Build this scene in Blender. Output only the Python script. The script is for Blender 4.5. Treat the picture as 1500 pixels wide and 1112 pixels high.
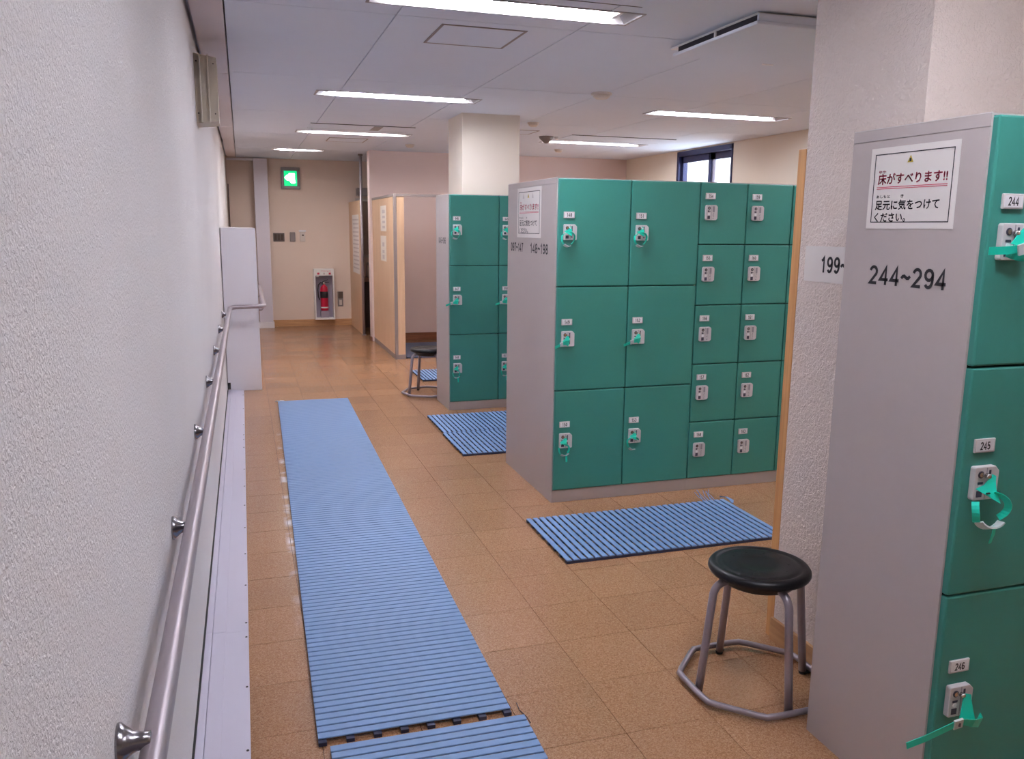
import bpy, bmesh, math, random
from mathutils import Vector, Matrix
random.seed(7)
PI = math.pi
D = bpy.data
scene = bpy.context.scene
for o in list(D.objects):
    D.objects.remove(o, do_unlink=True)
COL = scene.collection

# ------------------------------------------------------------------ camera, sky, exposure
cam_data = D.cameras.new('camera')
cam_data.sensor_width = 36.0
cam_data.lens = 1218.6 * 36.0 / 1500.0
cam_data.clip_start = 0.05
cam = D.objects.new('camera', cam_data)
COL.objects.link(cam)
rt = Vector((0.952298, -0.305000, 0.010148))
up = Vector((0.045205, 0.173872, 0.983730))
fw = Vector((0.301802, 0.936346, -0.179366))
cam.matrix_world = Matrix(((rt.x, up.x, -fw.x, 0), (rt.y, up.y, -fw.y, 0), (rt.z, up.z, -fw.z, 1.5263), (0, 0, 0, 1)))
scene.camera = cam

world = D.worlds.new('overcast_sky')
scene.world = world
world.use_nodes = True
bg = world.node_tree.nodes['Background']
bg.inputs[0].default_value = (0.86, 0.93, 1.0, 1)
bg.inputs[1].default_value = 3.2

TUBE_STRENGTH = 30.0
vs = scene.view_settings
vs.view_transform = 'Standard'
vs.look = 'None'
vs.gamma = 1.0
vs.use_curve_mapping = False
vs.exposure = 1.3

# ------------------------------------------------------------------ materials
def lin(h):
    c = []
    for v in h:
        v /= 255.0
        c.append(v / 12.92 if v <= 0.04045 else ((v + 0.055) / 1.055) ** 2.4)
    return (c[0], c[1], c[2], 1.0)

def mat(name, rgb, rough=0.5, metal=0.0, noise=0.0, nscale=40.0, bump=0.0, bscale=200.0, bdist=0.002, spec=0.5, coat=0.0, emit=0.0, alpha=1.0, trans=0.0):
    m = D.materials.new(name)
    m.use_nodes = True
    nt = m.node_tree
    b = nt.nodes['Principled BSDF']
    c = lin(rgb)
    b.inputs['Base Color'].default_value = c
    b.inputs['Roughness'].default_value = rough
    b.inputs['Metallic'].default_value = metal
    b.inputs['Specular IOR Level'].default_value = spec
    b.inputs['Coat Weight'].default_value = coat
    b.inputs['Alpha'].default_value = alpha
    b.inputs['Transmission Weight'].default_value = trans
    if emit:
        b.inputs['Emission Color'].default_value = c
        b.inputs['Emission Strength'].default_value = emit
    geo = None
    if noise or bump:
        geo = nt.nodes.new('ShaderNodeNewGeometry')
    if noise:
        n = nt.nodes.new('ShaderNodeTexNoise')
        n.inputs['Scale'].default_value = nscale
        n.inputs['Detail'].default_value = 4
        nt.links.new(geo.outputs['Position'], n.inputs['Vector'])
        mp = nt.nodes.new('ShaderNodeMapRange')
        mp.inputs[3].default_value = 1 - noise
        mp.inputs[4].default_value = 1 + noise
        nt.links.new(n.outputs['Fac'], mp.inputs[0])
        mx = nt.nodes.new('ShaderNodeVectorMath')
        mx.operation = 'SCALE'
        mx.inputs[0].default_value = c[:3]
        nt.links.new(mp.outputs[0], mx.inputs['Scale'])
        nt.links.new(mx.outputs[0], b.inputs['Base Color'])
    if bump:
        n2 = nt.nodes.new('ShaderNodeTexNoise')
        n2.inputs['Scale'].default_value = bscale
        n2.inputs['Detail'].default_value = 3
        nt.links.new(geo.outputs['Position'], n2.inputs['Vector'])
        bp = nt.nodes.new('ShaderNodeBump')
        bp.inputs['Strength'].default_value = bump
        bp.inputs['Distance'].default_value = bdist
        nt.links.new(n2.outputs['Fac'], bp.inputs['Height'])
        nt.links.new(bp.outputs[0], b.inputs['Normal'])
    return m

def stucco(name, rgb, scale, dist):
    m = mat(name, rgb, 0.75, noise=0.03, nscale=3.0, spec=0.25)
    nt = m.node_tree
    b = nt.nodes['Principled BSDF']
    geo = nt.nodes.new('ShaderNodeNewGeometry')
    n = nt.nodes.new('ShaderNodeTexNoise')
    n.inputs['Scale'].default_value = scale
    n.inputs['Detail'].default_value = 4
    n.inputs['Roughness'].default_value = 0.55
    n.inputs['Distortion'].default_value = 0.8
    nt.links.new(geo.outputs['Position'], n.inputs['Vector'])
    bp = nt.nodes.new('ShaderNodeBump')
    bp.inputs['Strength'].default_value = 0.9
    bp.inputs['Distance'].default_value = dist
    nt.links.new(n.outputs['Fac'], bp.inputs['Height'])
    nt.links.new(bp.outputs[0], b.inputs['Normal'])
    return m

TILE = 0.2993
GX, GY = 1.0592, 4.494

def cork_floor():
    m = D.materials.new('cork_tile')
    m.use_nodes = True
    nt = m.node_tree
    N, L = nt.nodes, nt.links
    b = N['Principled BSDF']
    geo = N.new('ShaderNodeNewGeometry')
    # one tone per tile
    sub = N.new('ShaderNodeVectorMath'); sub.operation = 'SUBTRACT'; sub.inputs[1].default_value = (GX, GY, 0)
    L.new(geo.outputs['Position'], sub.inputs[0])
    div = N.new('ShaderNodeVectorMath'); div.operation = 'MULTIPLY'; div.inputs[1].default_value = (1 / TILE, 1 / TILE, 0)
    L.new(sub.outputs[0], div.inputs[0])
    fl = N.new('ShaderNodeVectorMath'); fl.operation = 'FLOOR'
    L.new(div.outputs[0], fl.inputs[0])
    wn = N.new('ShaderNodeTexWhiteNoise'); wn.noise_dimensions = '2D'
    L.new(fl.outputs[0], wn.inputs['Vector'])
    tone = N.new('ShaderNodeMapRange'); tone.inputs[3].default_value = 0.93; tone.inputs[4].default_value = 1.06
    L.new(wn.outputs['Value'], tone.inputs[0])
    # cork granules
    vor = N.new('ShaderNodeTexVoronoi'); vor.inputs['Scale'].default_value = 330
    L.new(geo.outputs['Position'], vor.inputs['Vector'])
    ns = N.new('ShaderNodeTexNoise'); ns.inputs['Scale'].default_value = 120; ns.inputs['Detail'].default_value = 6
    L.new(geo.outputs['Position'], ns.inputs['Vector'])
    sep = N.new('ShaderNodeSeparateColor')
    L.new(vor.outputs['Color'], sep.inputs[0])
    mixf = N.new('ShaderNodeMath'); mixf.operation = 'MULTIPLY_ADD'; mixf.inputs[1].default_value = 0.45
    L.new(sep.outputs[0], mixf.inputs[0])
    h = N.new('ShaderNodeMath'); h.operation = 'MULTIPLY'; h.inputs[1].default_value = 0.6
    L.new(ns.outputs['Fac'], h.inputs[0])
    L.new(h.outputs[0], mixf.inputs[2])
    cr = N.new('ShaderNodeValToRGB')
    e = cr.color_ramp.elements
    e[0].position = 0.12; e[0].color = lin(FLOOR_DARK)
    e[1].position = 0.9; e[1].color = lin(FLOOR_LIGHT)
    mid = cr.color_ramp.elements.new(0.5); mid.color = lin(FLOOR_MID)
    L.new(mixf.outputs[0], cr.inputs[0])
    sc = N.new('ShaderNodeVectorMath'); sc.operation = 'SCALE'
    L.new(cr.outputs[0], sc.inputs[0]); L.new(tone.outputs[0], sc.inputs['Scale'])
    # whitish tape residue along one line beside the long mat
    sx = N.new('ShaderNodeSeparateXYZ'); L.new(geo.outputs['Position'], sx.inputs[0])
    lx = N.new('ShaderNodeMath'); lx.operation = 'MULTIPLY_ADD'; lx.inputs[1].default_value = -0.0171; lx.inputs[2].default_value = -0.095
    L.new(sx.outputs['Y'], lx.inputs[0])
    ax = N.new('ShaderNodeMath'); ax.operation = 'ADD'
    L.new(sx.outputs['X'], ax.inputs[0]); L.new(lx.outputs[0], ax.inputs[1])
    ab = N.new('ShaderNodeMath'); ab.operation = 'ABSOLUTE'; L.new(ax.outputs[0], ab.inputs[0])
    band = N.new('ShaderNodeMapRange'); band.inputs[1].default_value = 0.006; band.inputs[2].default_value = 0.028; band.inputs[3].default_value = 1; band.inputs[4].default_value = 0
    L.new(ab.outputs[0], band.inputs[0])
    n3 = N.new('ShaderNodeTexNoise'); n3.inputs['Scale'].default_value = 5.0; n3.inputs['Detail'].default_value = 5
    L.new(geo.outputs['Position'], n3.inputs['Vector'])
    th = N.new('ShaderNodeMapRange'); th.inputs[1].default_value = 0.5; th.inputs[2].default_value = 0.62
    L.new(n3.outputs['Fac'], th.inputs[0])
    yr = N.new('ShaderNodeMapRange'); yr.inputs[1].default_value = 6.4; yr.inputs[2].default_value = 5.6
    L.new(sx.outputs['Y'], yr.inputs[0])
    yr2 = N.new('ShaderNodeMapRange'); yr2.inputs[1].default_value = 3.0; yr2.inputs[2].default_value = 3.9
    L.new(sx.outputs['Y'], yr2.inputs[0])
    k1 = N.new('ShaderNodeMath'); k1.operation = 'MULTIPLY'; L.new(band.outputs[0], k1.inputs[0]); L.new(th.outputs[0], k1.inputs[1])
    k2 = N.new('ShaderNodeMath'); k2.operation = 'MULTIPLY'; L.new(yr.outputs[0], k2.inputs[0]); L.new(yr2.outputs[0], k2.inputs[1])
    k3 = N.new('ShaderNodeMath'); k3.operation = 'MULTIPLY'; L.new(k1.outputs[0], k3.inputs[0]); L.new(k2.outputs[0], k3.inputs[1])
    k4 = N.new('ShaderNodeMath'); k4.operation = 'MULTIPLY'; k4.inputs[1].default_value = 0.75; L.new(k3.outputs[0], k4.inputs[0])
    mx = N.new('ShaderNodeMix'); mx.data_type = 'RGBA'
    L.new(k4.outputs[0], mx.inputs[0]); L.new(sc.outputs[0], mx.inputs[6]); mx.inputs[7].default_value = lin((225, 210, 205))
    L.new(mx.outputs[2], b.inputs['Base Color'])
    # waxed, worn sheen
    n4 = N.new('ShaderNodeTexNoise'); n4.inputs['Scale'].default_value = 3.0; n4.inputs['Detail'].default_value = 3
    L.new(geo.outputs['Position'], n4.inputs['Vector'])
    rr = N.new('ShaderNodeMapRange'); rr.inputs[3].default_value = 0.17; rr.inputs[4].default_value = 0.25
    L.new(n4.outputs['Fac'], rr.inputs[0]); L.new(rr.outputs[0], b.inputs['Roughness'])
    b.inputs['Specular IOR Level'].default_value = 0.5
    bp = N.new('ShaderNodeBump'); bp.inputs['Strength'].default_value = 0.15; bp.inputs['Distance'].default_value = 0.001
    L.new(ns.outputs['Fac'], bp.inputs['Height']); L.new(bp.outputs[0], b.inputs['Normal'])
    return m

FLOOR_DARK, FLOOR_MID, FLOOR_LIGHT = (122, 84, 54), (164, 120, 86), (192, 152, 118)

def wood(name, a, bcol, scale=(30, 30, 2.0), rough=0.45):
    m = D.materials.new(name)
    m.use_nodes = True
    N, L = m.node_tree.nodes, m.node_tree.links
    b = N['Principled BSDF']
    tc = N.new('ShaderNodeNewGeometry')
    mp = N.new('ShaderNodeVectorMath'); mp.operation = 'MULTIPLY'; mp.inputs[1].default_value = scale
    L.new(tc.outputs['Position'], mp.inputs[0])
    n = N.new('ShaderNodeTexNoise'); n.inputs['Scale'].default_value = 1.0; n.inputs['Detail'].default_value = 6; n.inputs['Distortion'].default_value = 0.6
    L.new(mp.outputs[0], n.inputs['Vector'])
    cr = N.new('ShaderNodeValToRGB')
    cr.color_ramp.elements[0].position = 0.3; cr.color_ramp.elements[0].color = lin(a)
    cr.color_ramp.elements[1].position = 0.7; cr.color_ramp.elements[1].color = lin(bcol)
    L.new(n.outputs['Fac'], cr.inputs[0]); L.new(cr.outputs[0], b.inputs['Base Color'])
    b.inputs['Roughness'].default_value = rough
    return m

M = dict(
    wall_left=stucco('white_stucco', (234, 231, 232), 130, 0.0055),
    column_stucco=stucco('cream_stucco', (230, 216, 208), 75, 0.010),
    wall_cream=mat('cream_wallpaper', (232, 222, 208), 0.75, noise=0.02, nscale=2, bump=0.2, bscale=300, spec=0.2),
    wall_tan=mat('beige_wallpaper', (229, 211, 198), 0.75, noise=0.02, nscale=2, bump=0.2, bscale=300, spec=0.2),
    wall_pink=mat('pale_pink_wallpaper', (232, 212, 208), 0.75, noise=0.02, nscale=2, bump=0.2, bscale=300, spec=0.2),
    ceiling=mat('ceiling_board_white', (220, 227, 240), 0.85, noise=0.015, nscale=6, spec=0.15),
    ceiling_gap=mat('ceiling_gap_grey', (58, 56, 60), 0.9),
    soffit=mat('ceiling_edge_panel', (214, 206, 208), 0.7),
    slot=mat('slot_dark', (52, 48, 58), 0.8),
    subfloor=mat('subfloor_dark', (92, 62, 44), 0.9),
    floor=cork_floor(),
    track=mat('pale_lilac_metal', (216, 212, 228), 0.38, metal=0.15, bump=0.1, bscale=500),
    screw=mat('dark_screw', (72, 66, 68), 0.5, metal=0.5),
    rubber=mat('black_rubber', (30, 29, 31), 0.6),
    base_wood=wood('baseboard_wood', (176, 128, 86), (206, 160, 112), (3, 3, 40)),
    base_brown=wood('baseboard_brown', (120, 72, 48), (142, 90, 62), (3, 3, 40)),
    panel_wood=wood('maple_panel', (208, 172, 138), (220, 187, 155)),
    board_wood=wood('oak_board', (196, 138, 80), (220, 166, 106), (60, 60, 2)),
    frame_grey=mat('warm_grey_frame', (150, 138, 136), 0.5, metal=0.2),
    locker_grey=mat('locker_grey_paint', (182, 172, 170), 0.45, noise=0.015, nscale=60, bump=0.04, bscale=900),
    locker_cap=mat('locker_cap_line', (226, 220, 218), 0.4),
    locker_gap=mat('locker_dark_gap', (14, 40, 36), 0.8),
    green=mat('locker_green_paint', (56, 136, 124), 0.42, noise=0.03, nscale=90, bump=0.05, bscale=900),
    plate=mat('lock_plate_plastic', (206, 200, 202), 0.4),
    plate_mark=mat('lock_mark_dark', (62, 58, 78), 0.4),
    plate_text=mat('lock_text_grey', (150, 144, 152), 0.5),
    plate_white=mat('white_plastic', (235, 234, 238), 0.4),
    chrome=mat('chrome_key', (210, 208, 206), 0.2, metal=1.0),
    ink=mat('black_ink', (28, 26, 34), 0.6),
    ink_red=mat('red_ink', (206, 64, 96), 0.6),
    ink_yellow=mat('yellow_ink', (196, 172, 60), 0.6),
    ink_grey=mat('grey_ink', (202, 192, 190), 0.6),
    paper=mat('white_paper', (230, 224, 220), 0.7),
    paper_cream=mat('off_white_paper', (232, 224, 214), 0.7),
    band=mat('turquoise_vinyl', (18, 205, 176), 0.35, noise=0.03, nscale=200),
    buckle=mat('clear_buckle', (196, 204, 206), 0.3),
    mat_blue=mat('blue_vinyl_slat', (114, 146, 190), 0.5, noise=0.03, nscale=25, bump=0.1, bscale=1200),
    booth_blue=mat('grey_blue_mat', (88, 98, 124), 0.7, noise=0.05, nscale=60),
    mat_dark=mat('navy_cross_bar', (50, 52, 78), 0.6),
    mat_grey=mat('grey_blue_bar', (98, 106, 136), 0.55),
    steel=mat('satin_steel', (176, 166, 172), 0.40, metal=0.65, noise=0.02, nscale=30),
    steel_dark=mat('bracket_steel', (150, 146, 150), 0.25, metal=1.0),
    stool_metal=mat('silver_grey_paint', (156, 146, 154), 0.35, metal=0.5),
    seat_black=mat('black_moulded_plastic', (10, 11, 17), 0.38, noise=0.1, nscale=30, spec=0.35),
    white_gloss=mat('white_panel', (232, 229, 235), 0.4),
    lilac=mat('silver_lilac_panel', (218, 214, 226), 0.4),
    vent=mat('beige_vent', (196, 186, 168), 0.5),
    vent_line=mat('beige_vent_rib', (216, 208, 192), 0.5),
    lamp_white=mat('lamp_reflector', (240, 240, 242), 0.3),
    lamp_frame=mat('lamp_frame_grey', (150, 146, 150), 0.4, metal=0.3),
    tube=mat('fluorescent_tube', (244, 245, 255), 0.4, emit=TUBE_STRENGTH),
    tube_far=mat('fluorescent_tube_boosted', (250, 246, 246), 0.4, emit=TUBE_STRENGTH * 1.4),  # same kind of tube, emission raised to brighten the far end of the room
    white_metal=mat('white_metal', (240, 238, 236), 0.45),
    grey_metal=mat('grey_metal', (132, 124, 124), 0.4, metal=0.4),
    dark_grey=mat('dark_grey_plastic', (96, 84, 82), 0.5),
    brown_plastic=mat('dark_brown_plastic', (74, 56, 44), 0.5),
    light_grey=mat('light_grey_plastic', (214, 204, 196), 0.5),
    exit_green=mat('exit_green', (0, 200, 120), 0.5, emit=0.55),
    exit_white=mat('exit_white', (255, 255, 255), 0.5, emit=1.2),
    red=mat('extinguisher_red', (196, 22, 60), 0.3),
    ext_back=mat('cabinet_lilac_grey', (160, 150, 166), 0.6),
    navy=mat('navy_window_frame', (44, 46, 84), 0.35, metal=0.3),
    window_white=mat('pale_window_stile', (206, 206, 230), 0.4),
    mirror=mat('mirror_glass', (176, 168, 158), 0.12, metal=0.8),
    counter=mat('wash_counter', (150, 112, 92), 0.4),
    counter_dark=mat('wash_cabinet', (66, 40, 34), 0.6),
    thread=mat('dark_thread', (50, 40, 44), 0.7),
)
gl = D.materials.new('window_glass')
gl.use_nodes = True
nt = gl.node_tree
for n in list(nt.nodes):
    if n.type != 'OUTPUT_MATERIAL':
        nt.nodes.remove(n)
tr = nt.nodes.new('ShaderNodeBsdfTransparent'); tr.inputs[0].default_value = (0.93, 0.95, 0.98, 1)
gs = nt.nodes.new('ShaderNodeBsdfGlossy'); gs.inputs['Roughness'].default_value = 0.05
mxs = nt.nodes.new('ShaderNodeMixShader'); mxs.inputs[0].default_value = 0.06
nt.links.new(tr.outputs[0], mxs.inputs[1]); nt.links.new(gs.outputs[0], mxs.inputs[2])
nt.links.new(mxs.outputs[0], nt.nodes['Material Output'].inputs[0])
M['glass'] = gl

# ------------------------------------------------------------------ geometry helpers
def garc(cx, cy, rx, ry, a0, a1, n=10):
    return [(cx + rx * math.cos(math.radians(a0 + (a1 - a0) * k / n)), cy + ry * math.sin(math.radians(a0 + (a1 - a0) * k / n))) for k in range(n + 1)]
SIX = [garc(0.28, 0.32, 0.20, 0.25, 0, 360, 14), [(0.45, 0.80)] + garc(0.29, 0.56, 0.21, 0.37, 60, 180, 8) + [(0.08, 0.32)]]
GLYPH = {
    '0': [garc(0.28, 0.5, 0.20, 0.43, 0, 360, 16)],
    '1': [[(0.10, 0.74), (0.22, 0.80), (0.32, 0.94), (0.32, 0.0)]],
    '2': [garc(0.28, 0.69, 0.20, 0.24, 170, -35, 9) + [(0.08, 0.07), (0.50, 0.07)]],
    '3': [garc(0.27, 0.72, 0.18, 0.21, 155, -90, 9), garc(0.27, 0.29, 0.21, 0.22, 90, -155, 10)],
    '4': [[(0.39, 0.0), (0.39, 0.93), (0.05, 0.28), (0.54, 0.28)]],
    '5': [[(0.47, 0.93), (0.15, 0.93), (0.11, 0.50)] + garc(0.27, 0.33, 0.21, 0.26, 125, -155, 10)],
    '6': SIX,
    '7': [[(0.06, 0.93), (0.50, 0.93), (0.32, 0.50), (0.22, 0.0)]],
    '8': [garc(0.28, 0.71, 0.17, 0.22, 0, 360, 14), garc(0.28, 0.28, 0.21, 0.22, 0, 360, 14)],
    '9': [[(0.56 - a, 1 - b) for a, b in l] for l in SIX],
    '~': [[(0.02, 0.42), (0.10, 0.53), (0.19, 0.55), (0.34, 0.44), (0.43, 0.44), (0.52, 0.56)]],
}
ADV = {'~': 0.64, '1': 0.62}

class MB:
    """Collects shapes for one mesh object."""
    def __init__(self, *mats):
        self.bm = bmesh.new()
        self.mats = list(mats)

    def idx(self, m):
        if m is None:
            return 0
        if m not in self.mats:
            self.mats.append(m)
        return self.mats.index(m)

    def poly(self, pts, m=None, smooth=False):
        f = self.bm.faces.new([self.bm.verts.new(p) for p in pts])
        f.material_index = self.idx(m)
        f.smooth = smooth
        return f

    def box(self, x0, x1, y0, y1, z0, z1, m=None, bevel=0.0, seg=2, xf=None):
        t = bmesh.new()
        bmesh.ops.create_cube(t, size=1.0)
        for v in t.verts:
            v.co = Vector(((x0 + x1) / 2 + v.co.x * (x1 - x0), (y0 + y1) / 2 + v.co.y * (y1 - y0), (z0 + z1) / 2 + v.co.z * (z1 - z0)))
        if bevel:
            bmesh.ops.bevel(t, geom=list(t.edges), offset=bevel, segments=seg, affect='EDGES', profile=0.5)
        self.merge(t, m, xf)
        return self

    def merge(self, t, m=None, xf=None, smooth=False):
        i = self.idx(m)
        mp = {}
        for v in t.verts:
            mp[v] = self.bm.verts.new(xf @ v.co if xf else v.co)
        for f in t.faces:
            try:
                nf = self.bm.faces.new([mp[v] for v in f.verts])
            except ValueError:
                continue
            nf.material_index = i
            nf.smooth = smooth or f.smooth
        t.free()

    def prism(self, pts, axis, a, b, m=None, bevel=0.0):
        """Polygon pts (2-D) extruded along axis from a to b.  axis x: pts=(y,z); y: (x,z); z: (x,y)."""
        t = bmesh.new()
        def P(p, h):
            return {'x': (h, p[0], p[1]), 'y': (p[0], h, p[1]), 'z': (p[0], p[1], h)}[axis]
        lo = [t.verts.new(P(p, a)) for p in pts]
        hi = [t.verts.new(P(p, b)) for p in pts]
        n = len(pts)
        t.faces.new(lo); t.faces.new(hi[::-1])
        for k in range(n):
            t.faces.new((lo[k], hi[k], hi[(k + 1) % n], lo[(k + 1) % n]))
        bmesh.ops.recalc_face_normals(t, faces=t.faces)
        if bevel:
            bmesh.ops.bevel(t, geom=list(t.edges), offset=bevel, segments=2, affect='EDGES', profile=0.5)
        self.merge(t, m)
        return self

    def tube(self, path, r, m=None, n=12, cap=True, radii=None):
        pts = [Vector(p) for p in path]
        rings = []
        nrm = None
        for i, p in enumerate(pts):
            if i == 0:
                d = pts[1] - pts[0]
            elif i == len(pts) - 1:
                d = pts[-1] - pts[-2]
            else:
                d = (pts[i + 1] - p).normalized() + (p - pts[i - 1]).normalized()
            d.normalize()
            if nrm is None:
                a = Vector((0, 0, 1)) if abs(d.z) < 0.9 else Vector((1, 0, 0))
                nrm = d.cross(a).normalized()
            else:
                nrm = (nrm - d * nrm.dot(d)).normalized()
            bn = d.cross(nrm)
            rr = radii[i] if radii else r
            rings.append([self.bm.verts.new(p + (nrm * math.cos(2 * PI * k / n) + bn * math.sin(2 * PI * k / n)) * rr) for k in range(n)])
        ix = self.idx(m)
        for i in range(len(rings) - 1):
            for k in range(n):
                f = self.bm.faces.new((rings[i][k], rings[i][(k + 1) % n], rings[i + 1][(k + 1) % n], rings[i + 1][k]))
                f.material_index = ix; f.smooth = True
        if cap:
            for rg in (rings[0][::-1], rings[-1]):
                f = self.bm.faces.new(rg); f.material_index = ix
        return self

    def loop_tube(self, path, r, m=None, n=10):
        pts = [Vector(p) for p in path]
        c = len(pts)
        rings = []
        for i, p in enumerate(pts):
            d = ((pts[(i + 1) % c] - p).normalized() + (p - pts[i - 1]).normalized()).normalized()
            nz = Vector((0, 0, 1))
            bn = d.cross(nz).normalized()
            rings.append([self.bm.verts.new(p + (bn * math.cos(2 * PI * k / n) + nz * math.sin(2 * PI * k / n)) * r) for k in range(n)])
        ix = self.idx(m)
        for i in range(c):
            for k in range(n):
                f = self.bm.faces.new((rings[i][k], rings[i][(k + 1) % n], rings[(i + 1) % c][(k + 1) % n], rings[(i + 1) % c][k]))
                f.material_index = ix; f.smooth = True
        return self

    def lathe(self, prof, m=None, n=40, xf=None, smooth=True):
        """prof: list of (r, z) from axis to axis."""
        ix = self.idx(m)
        T = xf or Matrix.Identity(4)
        rings = []
        for r, z in prof:
            if r < 1e-6:
                rings.append([self.bm.verts.new(T @ Vector((0, 0, z)))])
            else:
                rings.append([self.bm.verts.new(T @ Vector((r * math.cos(2 * PI * k / n), r * math.sin(2 * PI * k / n), z))) for k in range(n)])
        for a, b in zip(rings, rings[1:]):
            for k in range(n):
                if len(a) == 1 and len(b) == 1:
                    continue
                if len(a) == 1:
                    vs_ = (a[0], b[(k + 1) % n], b[k])
                elif len(b) == 1:
                    vs_ = (a[k], a[(k + 1) % n], b[0])
                else:
                    vs_ = (a[k], a[(k + 1) % n], b[(k + 1) % n], b[k])
                f = self.bm.faces.new(vs_)
                f.material_index = ix; f.smooth = smooth
        return self

    def ribbon(self, pts, side, widths, th=0.0016, m=None):
        """A flat band swept along pts; side = width direction (one or one per point)."""
        pts = [Vector(p) for p in pts]
        n = len(pts)
        if not isinstance(side, list):
            side = [side] * n
        if not isinstance(widths, list):
            widths = [widths] * n
        ix = self.idx(m)
        rows = []
        for i, p in enumerate(pts):
            d = (pts[min(i + 1, n - 1)] - pts[max(i - 1, 0)]).normalized()
            s = Vector(side[i]); s = (s - d * s.dot(d)).normalized()
            nn = d.cross(s).normalized()
            w = widths[i] / 2
            rows.append([self.bm.verts.new(p + s * a * w + nn * b * th / 2) for a, b in ((-1, -1), (1, -1), (1, 1), (-1, 1))])
        for a, b in zip(rows, rows[1:]):
            for k in range(4):
                f = self.bm.faces.new((a[k], a[(k + 1) % 4], b[(k + 1) % 4], b[k]))
                f.material_index = ix; f.smooth = False
        for rg in (rows[0][::-1], rows[-1]):
            f = self.bm.faces.new(rg); f.material_index = ix
        return self

    def text(self, s, size, xf, m, align='CENTER', sx=1.0, off=0.0):
        cu = D.curves.new('lettering', 'FONT')
        cu.body = s
        cu.size = size
        cu.align_x = align
        cu.align_y = 'CENTER'
        cu.offset = off
        cu.resolution_u = 2
        ob = D.objects.new('lettering', cu)
        COL.objects.link(ob)
        dg = bpy.context.evaluated_depsgraph_get()
        me = ob.evaluated_get(dg).to_mesh()
        ix = self.idx(m)
        vm = [self.bm.verts.new(xf @ Vector((v.co.x * sx, v.co.y, v.co.z))) for v in me.vertices]
        for p in me.polygons:
            try:
                f = self.bm.faces.new([vm[i] for i in p.vertices])
                f.material_index = ix
            except ValueError:
                pass
        D.objects.remove(ob, do_unlink=True)
        D.curves.remove(cu)
        return self

    def digits(self, s, width, height, xf, m, weight=0.15):
        """figures drawn with strokes, left aligned, centred in height"""
        ix = self.idx(m)
        tot = sum(ADV.get(c, 0.66) for c in s) - 0.10
        sx, sy = width / tot, height
        x = 0.0
        wx = weight * height / 2
        for c in s:
            for line in GLYPH[c]:
                q = [Vector(((x + p[0]) * sx, (p[1] - 0.5) * sy, 0)) for p in line]
                n = len(q)
                L_, R_ = [], []
                closed = (q[0] - q[-1]).length < 1e-6
                for i in range(n):
                    a = q[i - 1] if i > 0 else (q[-2] if closed else None)
                    b = q[i + 1] if i < n - 1 else (q[1] if closed else None)
                    d1 = (q[i] - a).normalized() if a is not None else None
                    d2 = (b - q[i]).normalized() if b is not None else None
                    d = d1 if d2 is None else d2 if d1 is None else (d1 + d2)
                    d = d.normalized() if d.length > 1e-4 else d2
                    nn = Vector((-d.y, d.x, 0))
                    k = 1.0
                    if d1 is not None and d2 is not None:
                        k = min(1.0 / max(abs(nn.dot(Vector((-d1.y, d1.x, 0)))), 0.4), 2.2)
                    L_.append(q[i] + nn * wx * k); R_.append(q[i] - nn * wx * k)
                vl = [self.bm.verts.new(xf @ p) for p in L_]
                vr = [self.bm.verts.new(xf @ p) for p in R_]
                for i in range(n - 1):
                    f = self.bm.faces.new((vr[i], vr[i + 1], vl[i + 1], vl[i]))
                    f.material_index = ix
            x += ADV.get(c, 0.66)
        return self

    def mesh(self, name, recalc=True):
        if recalc:
            bmesh.ops.recalc_face_normals(self.bm, faces=self.bm.faces)
        me = D.meshes.new(name)
        self.bm.to_mesh(me)
        self.bm.free()
        for m in self.mats:
            me.materials.append(M[m])
        return me

    def build(self, name, parent=None, loc=(0, 0, 0), rot=(0, 0, 0), recalc=True):
        return link(name, self.mesh(name, recalc), parent, loc, rot)

def link(name, me, parent=None, loc=(0, 0, 0), rot=(0, 0, 0)):
    o = D.objects.new(name, me)
    COL.objects.link(o)
    o.parent = parent
    o.location = loc
    o.rotation_euler = rot
    return o

def thing(name, label, cat, loc=(0, 0, 0), rotz=0.0, group=None):
    o = D.objects.new(name, None)
    o.empty_display_size = 0.1
    COL.objects.link(o)
    o.location = loc
    o.rotation_euler = (0, 0, rotz)
    return tag(o, label, cat, group)

def tag(o, label, cat, group=None):
    o['label'] = label
    o['category'] = cat
    if group:
        o['group'] = group
    return o

def struct(o):
    o['kind'] = 'structure'
    return o

def copy_tree(o, parent=None):
    c = o.copy()
    COL.objects.link(c)
    c.parent = parent
    for ch in list(o.children):
        copy_tree(ch, c)
    return c

def frame_x(x, y, z):
    """text frame on a face looking towards -X: text runs towards -Y."""
    return Matrix(((0, 0, -1, x), (-1, 0, 0, y), (0, 1, 0, z), (0, 0, 0, 1)))

def frame_y(x, y, z):
    """text frame on a face looking towards -Y: text runs towards +X."""
    return Matrix(((1, 0, 0, x), (0, 0, -1, y), (0, 1, 0, z), (0, 0, 0, 1)))

def cut_rects(r, holes):
    """rectangle r minus the holes, as rectangles"""
    out = [r]
    for h in holes:
        nx = []
        for a in out:
            x0, x1, y0, y1 = a
            hx0, hx1, hy0, hy1 = max(h[0], x0), min(h[1], x1), max(h[2], y0), min(h[3], y1)
            if hx0 >= hx1 or hy0 >= hy1:
                nx.append(a); continue
            if hy0 > y0: nx.append((x0, x1, y0, hy0))
            if hy1 < y1: nx.append((x0, x1, hy1, y1))
            if hx0 > x0: nx.append((x0, hx0, hy0, hy1))
            if hx1 < x1: nx.append((hx1, x1, hy0, hy1))
        out = nx
    return out

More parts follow.
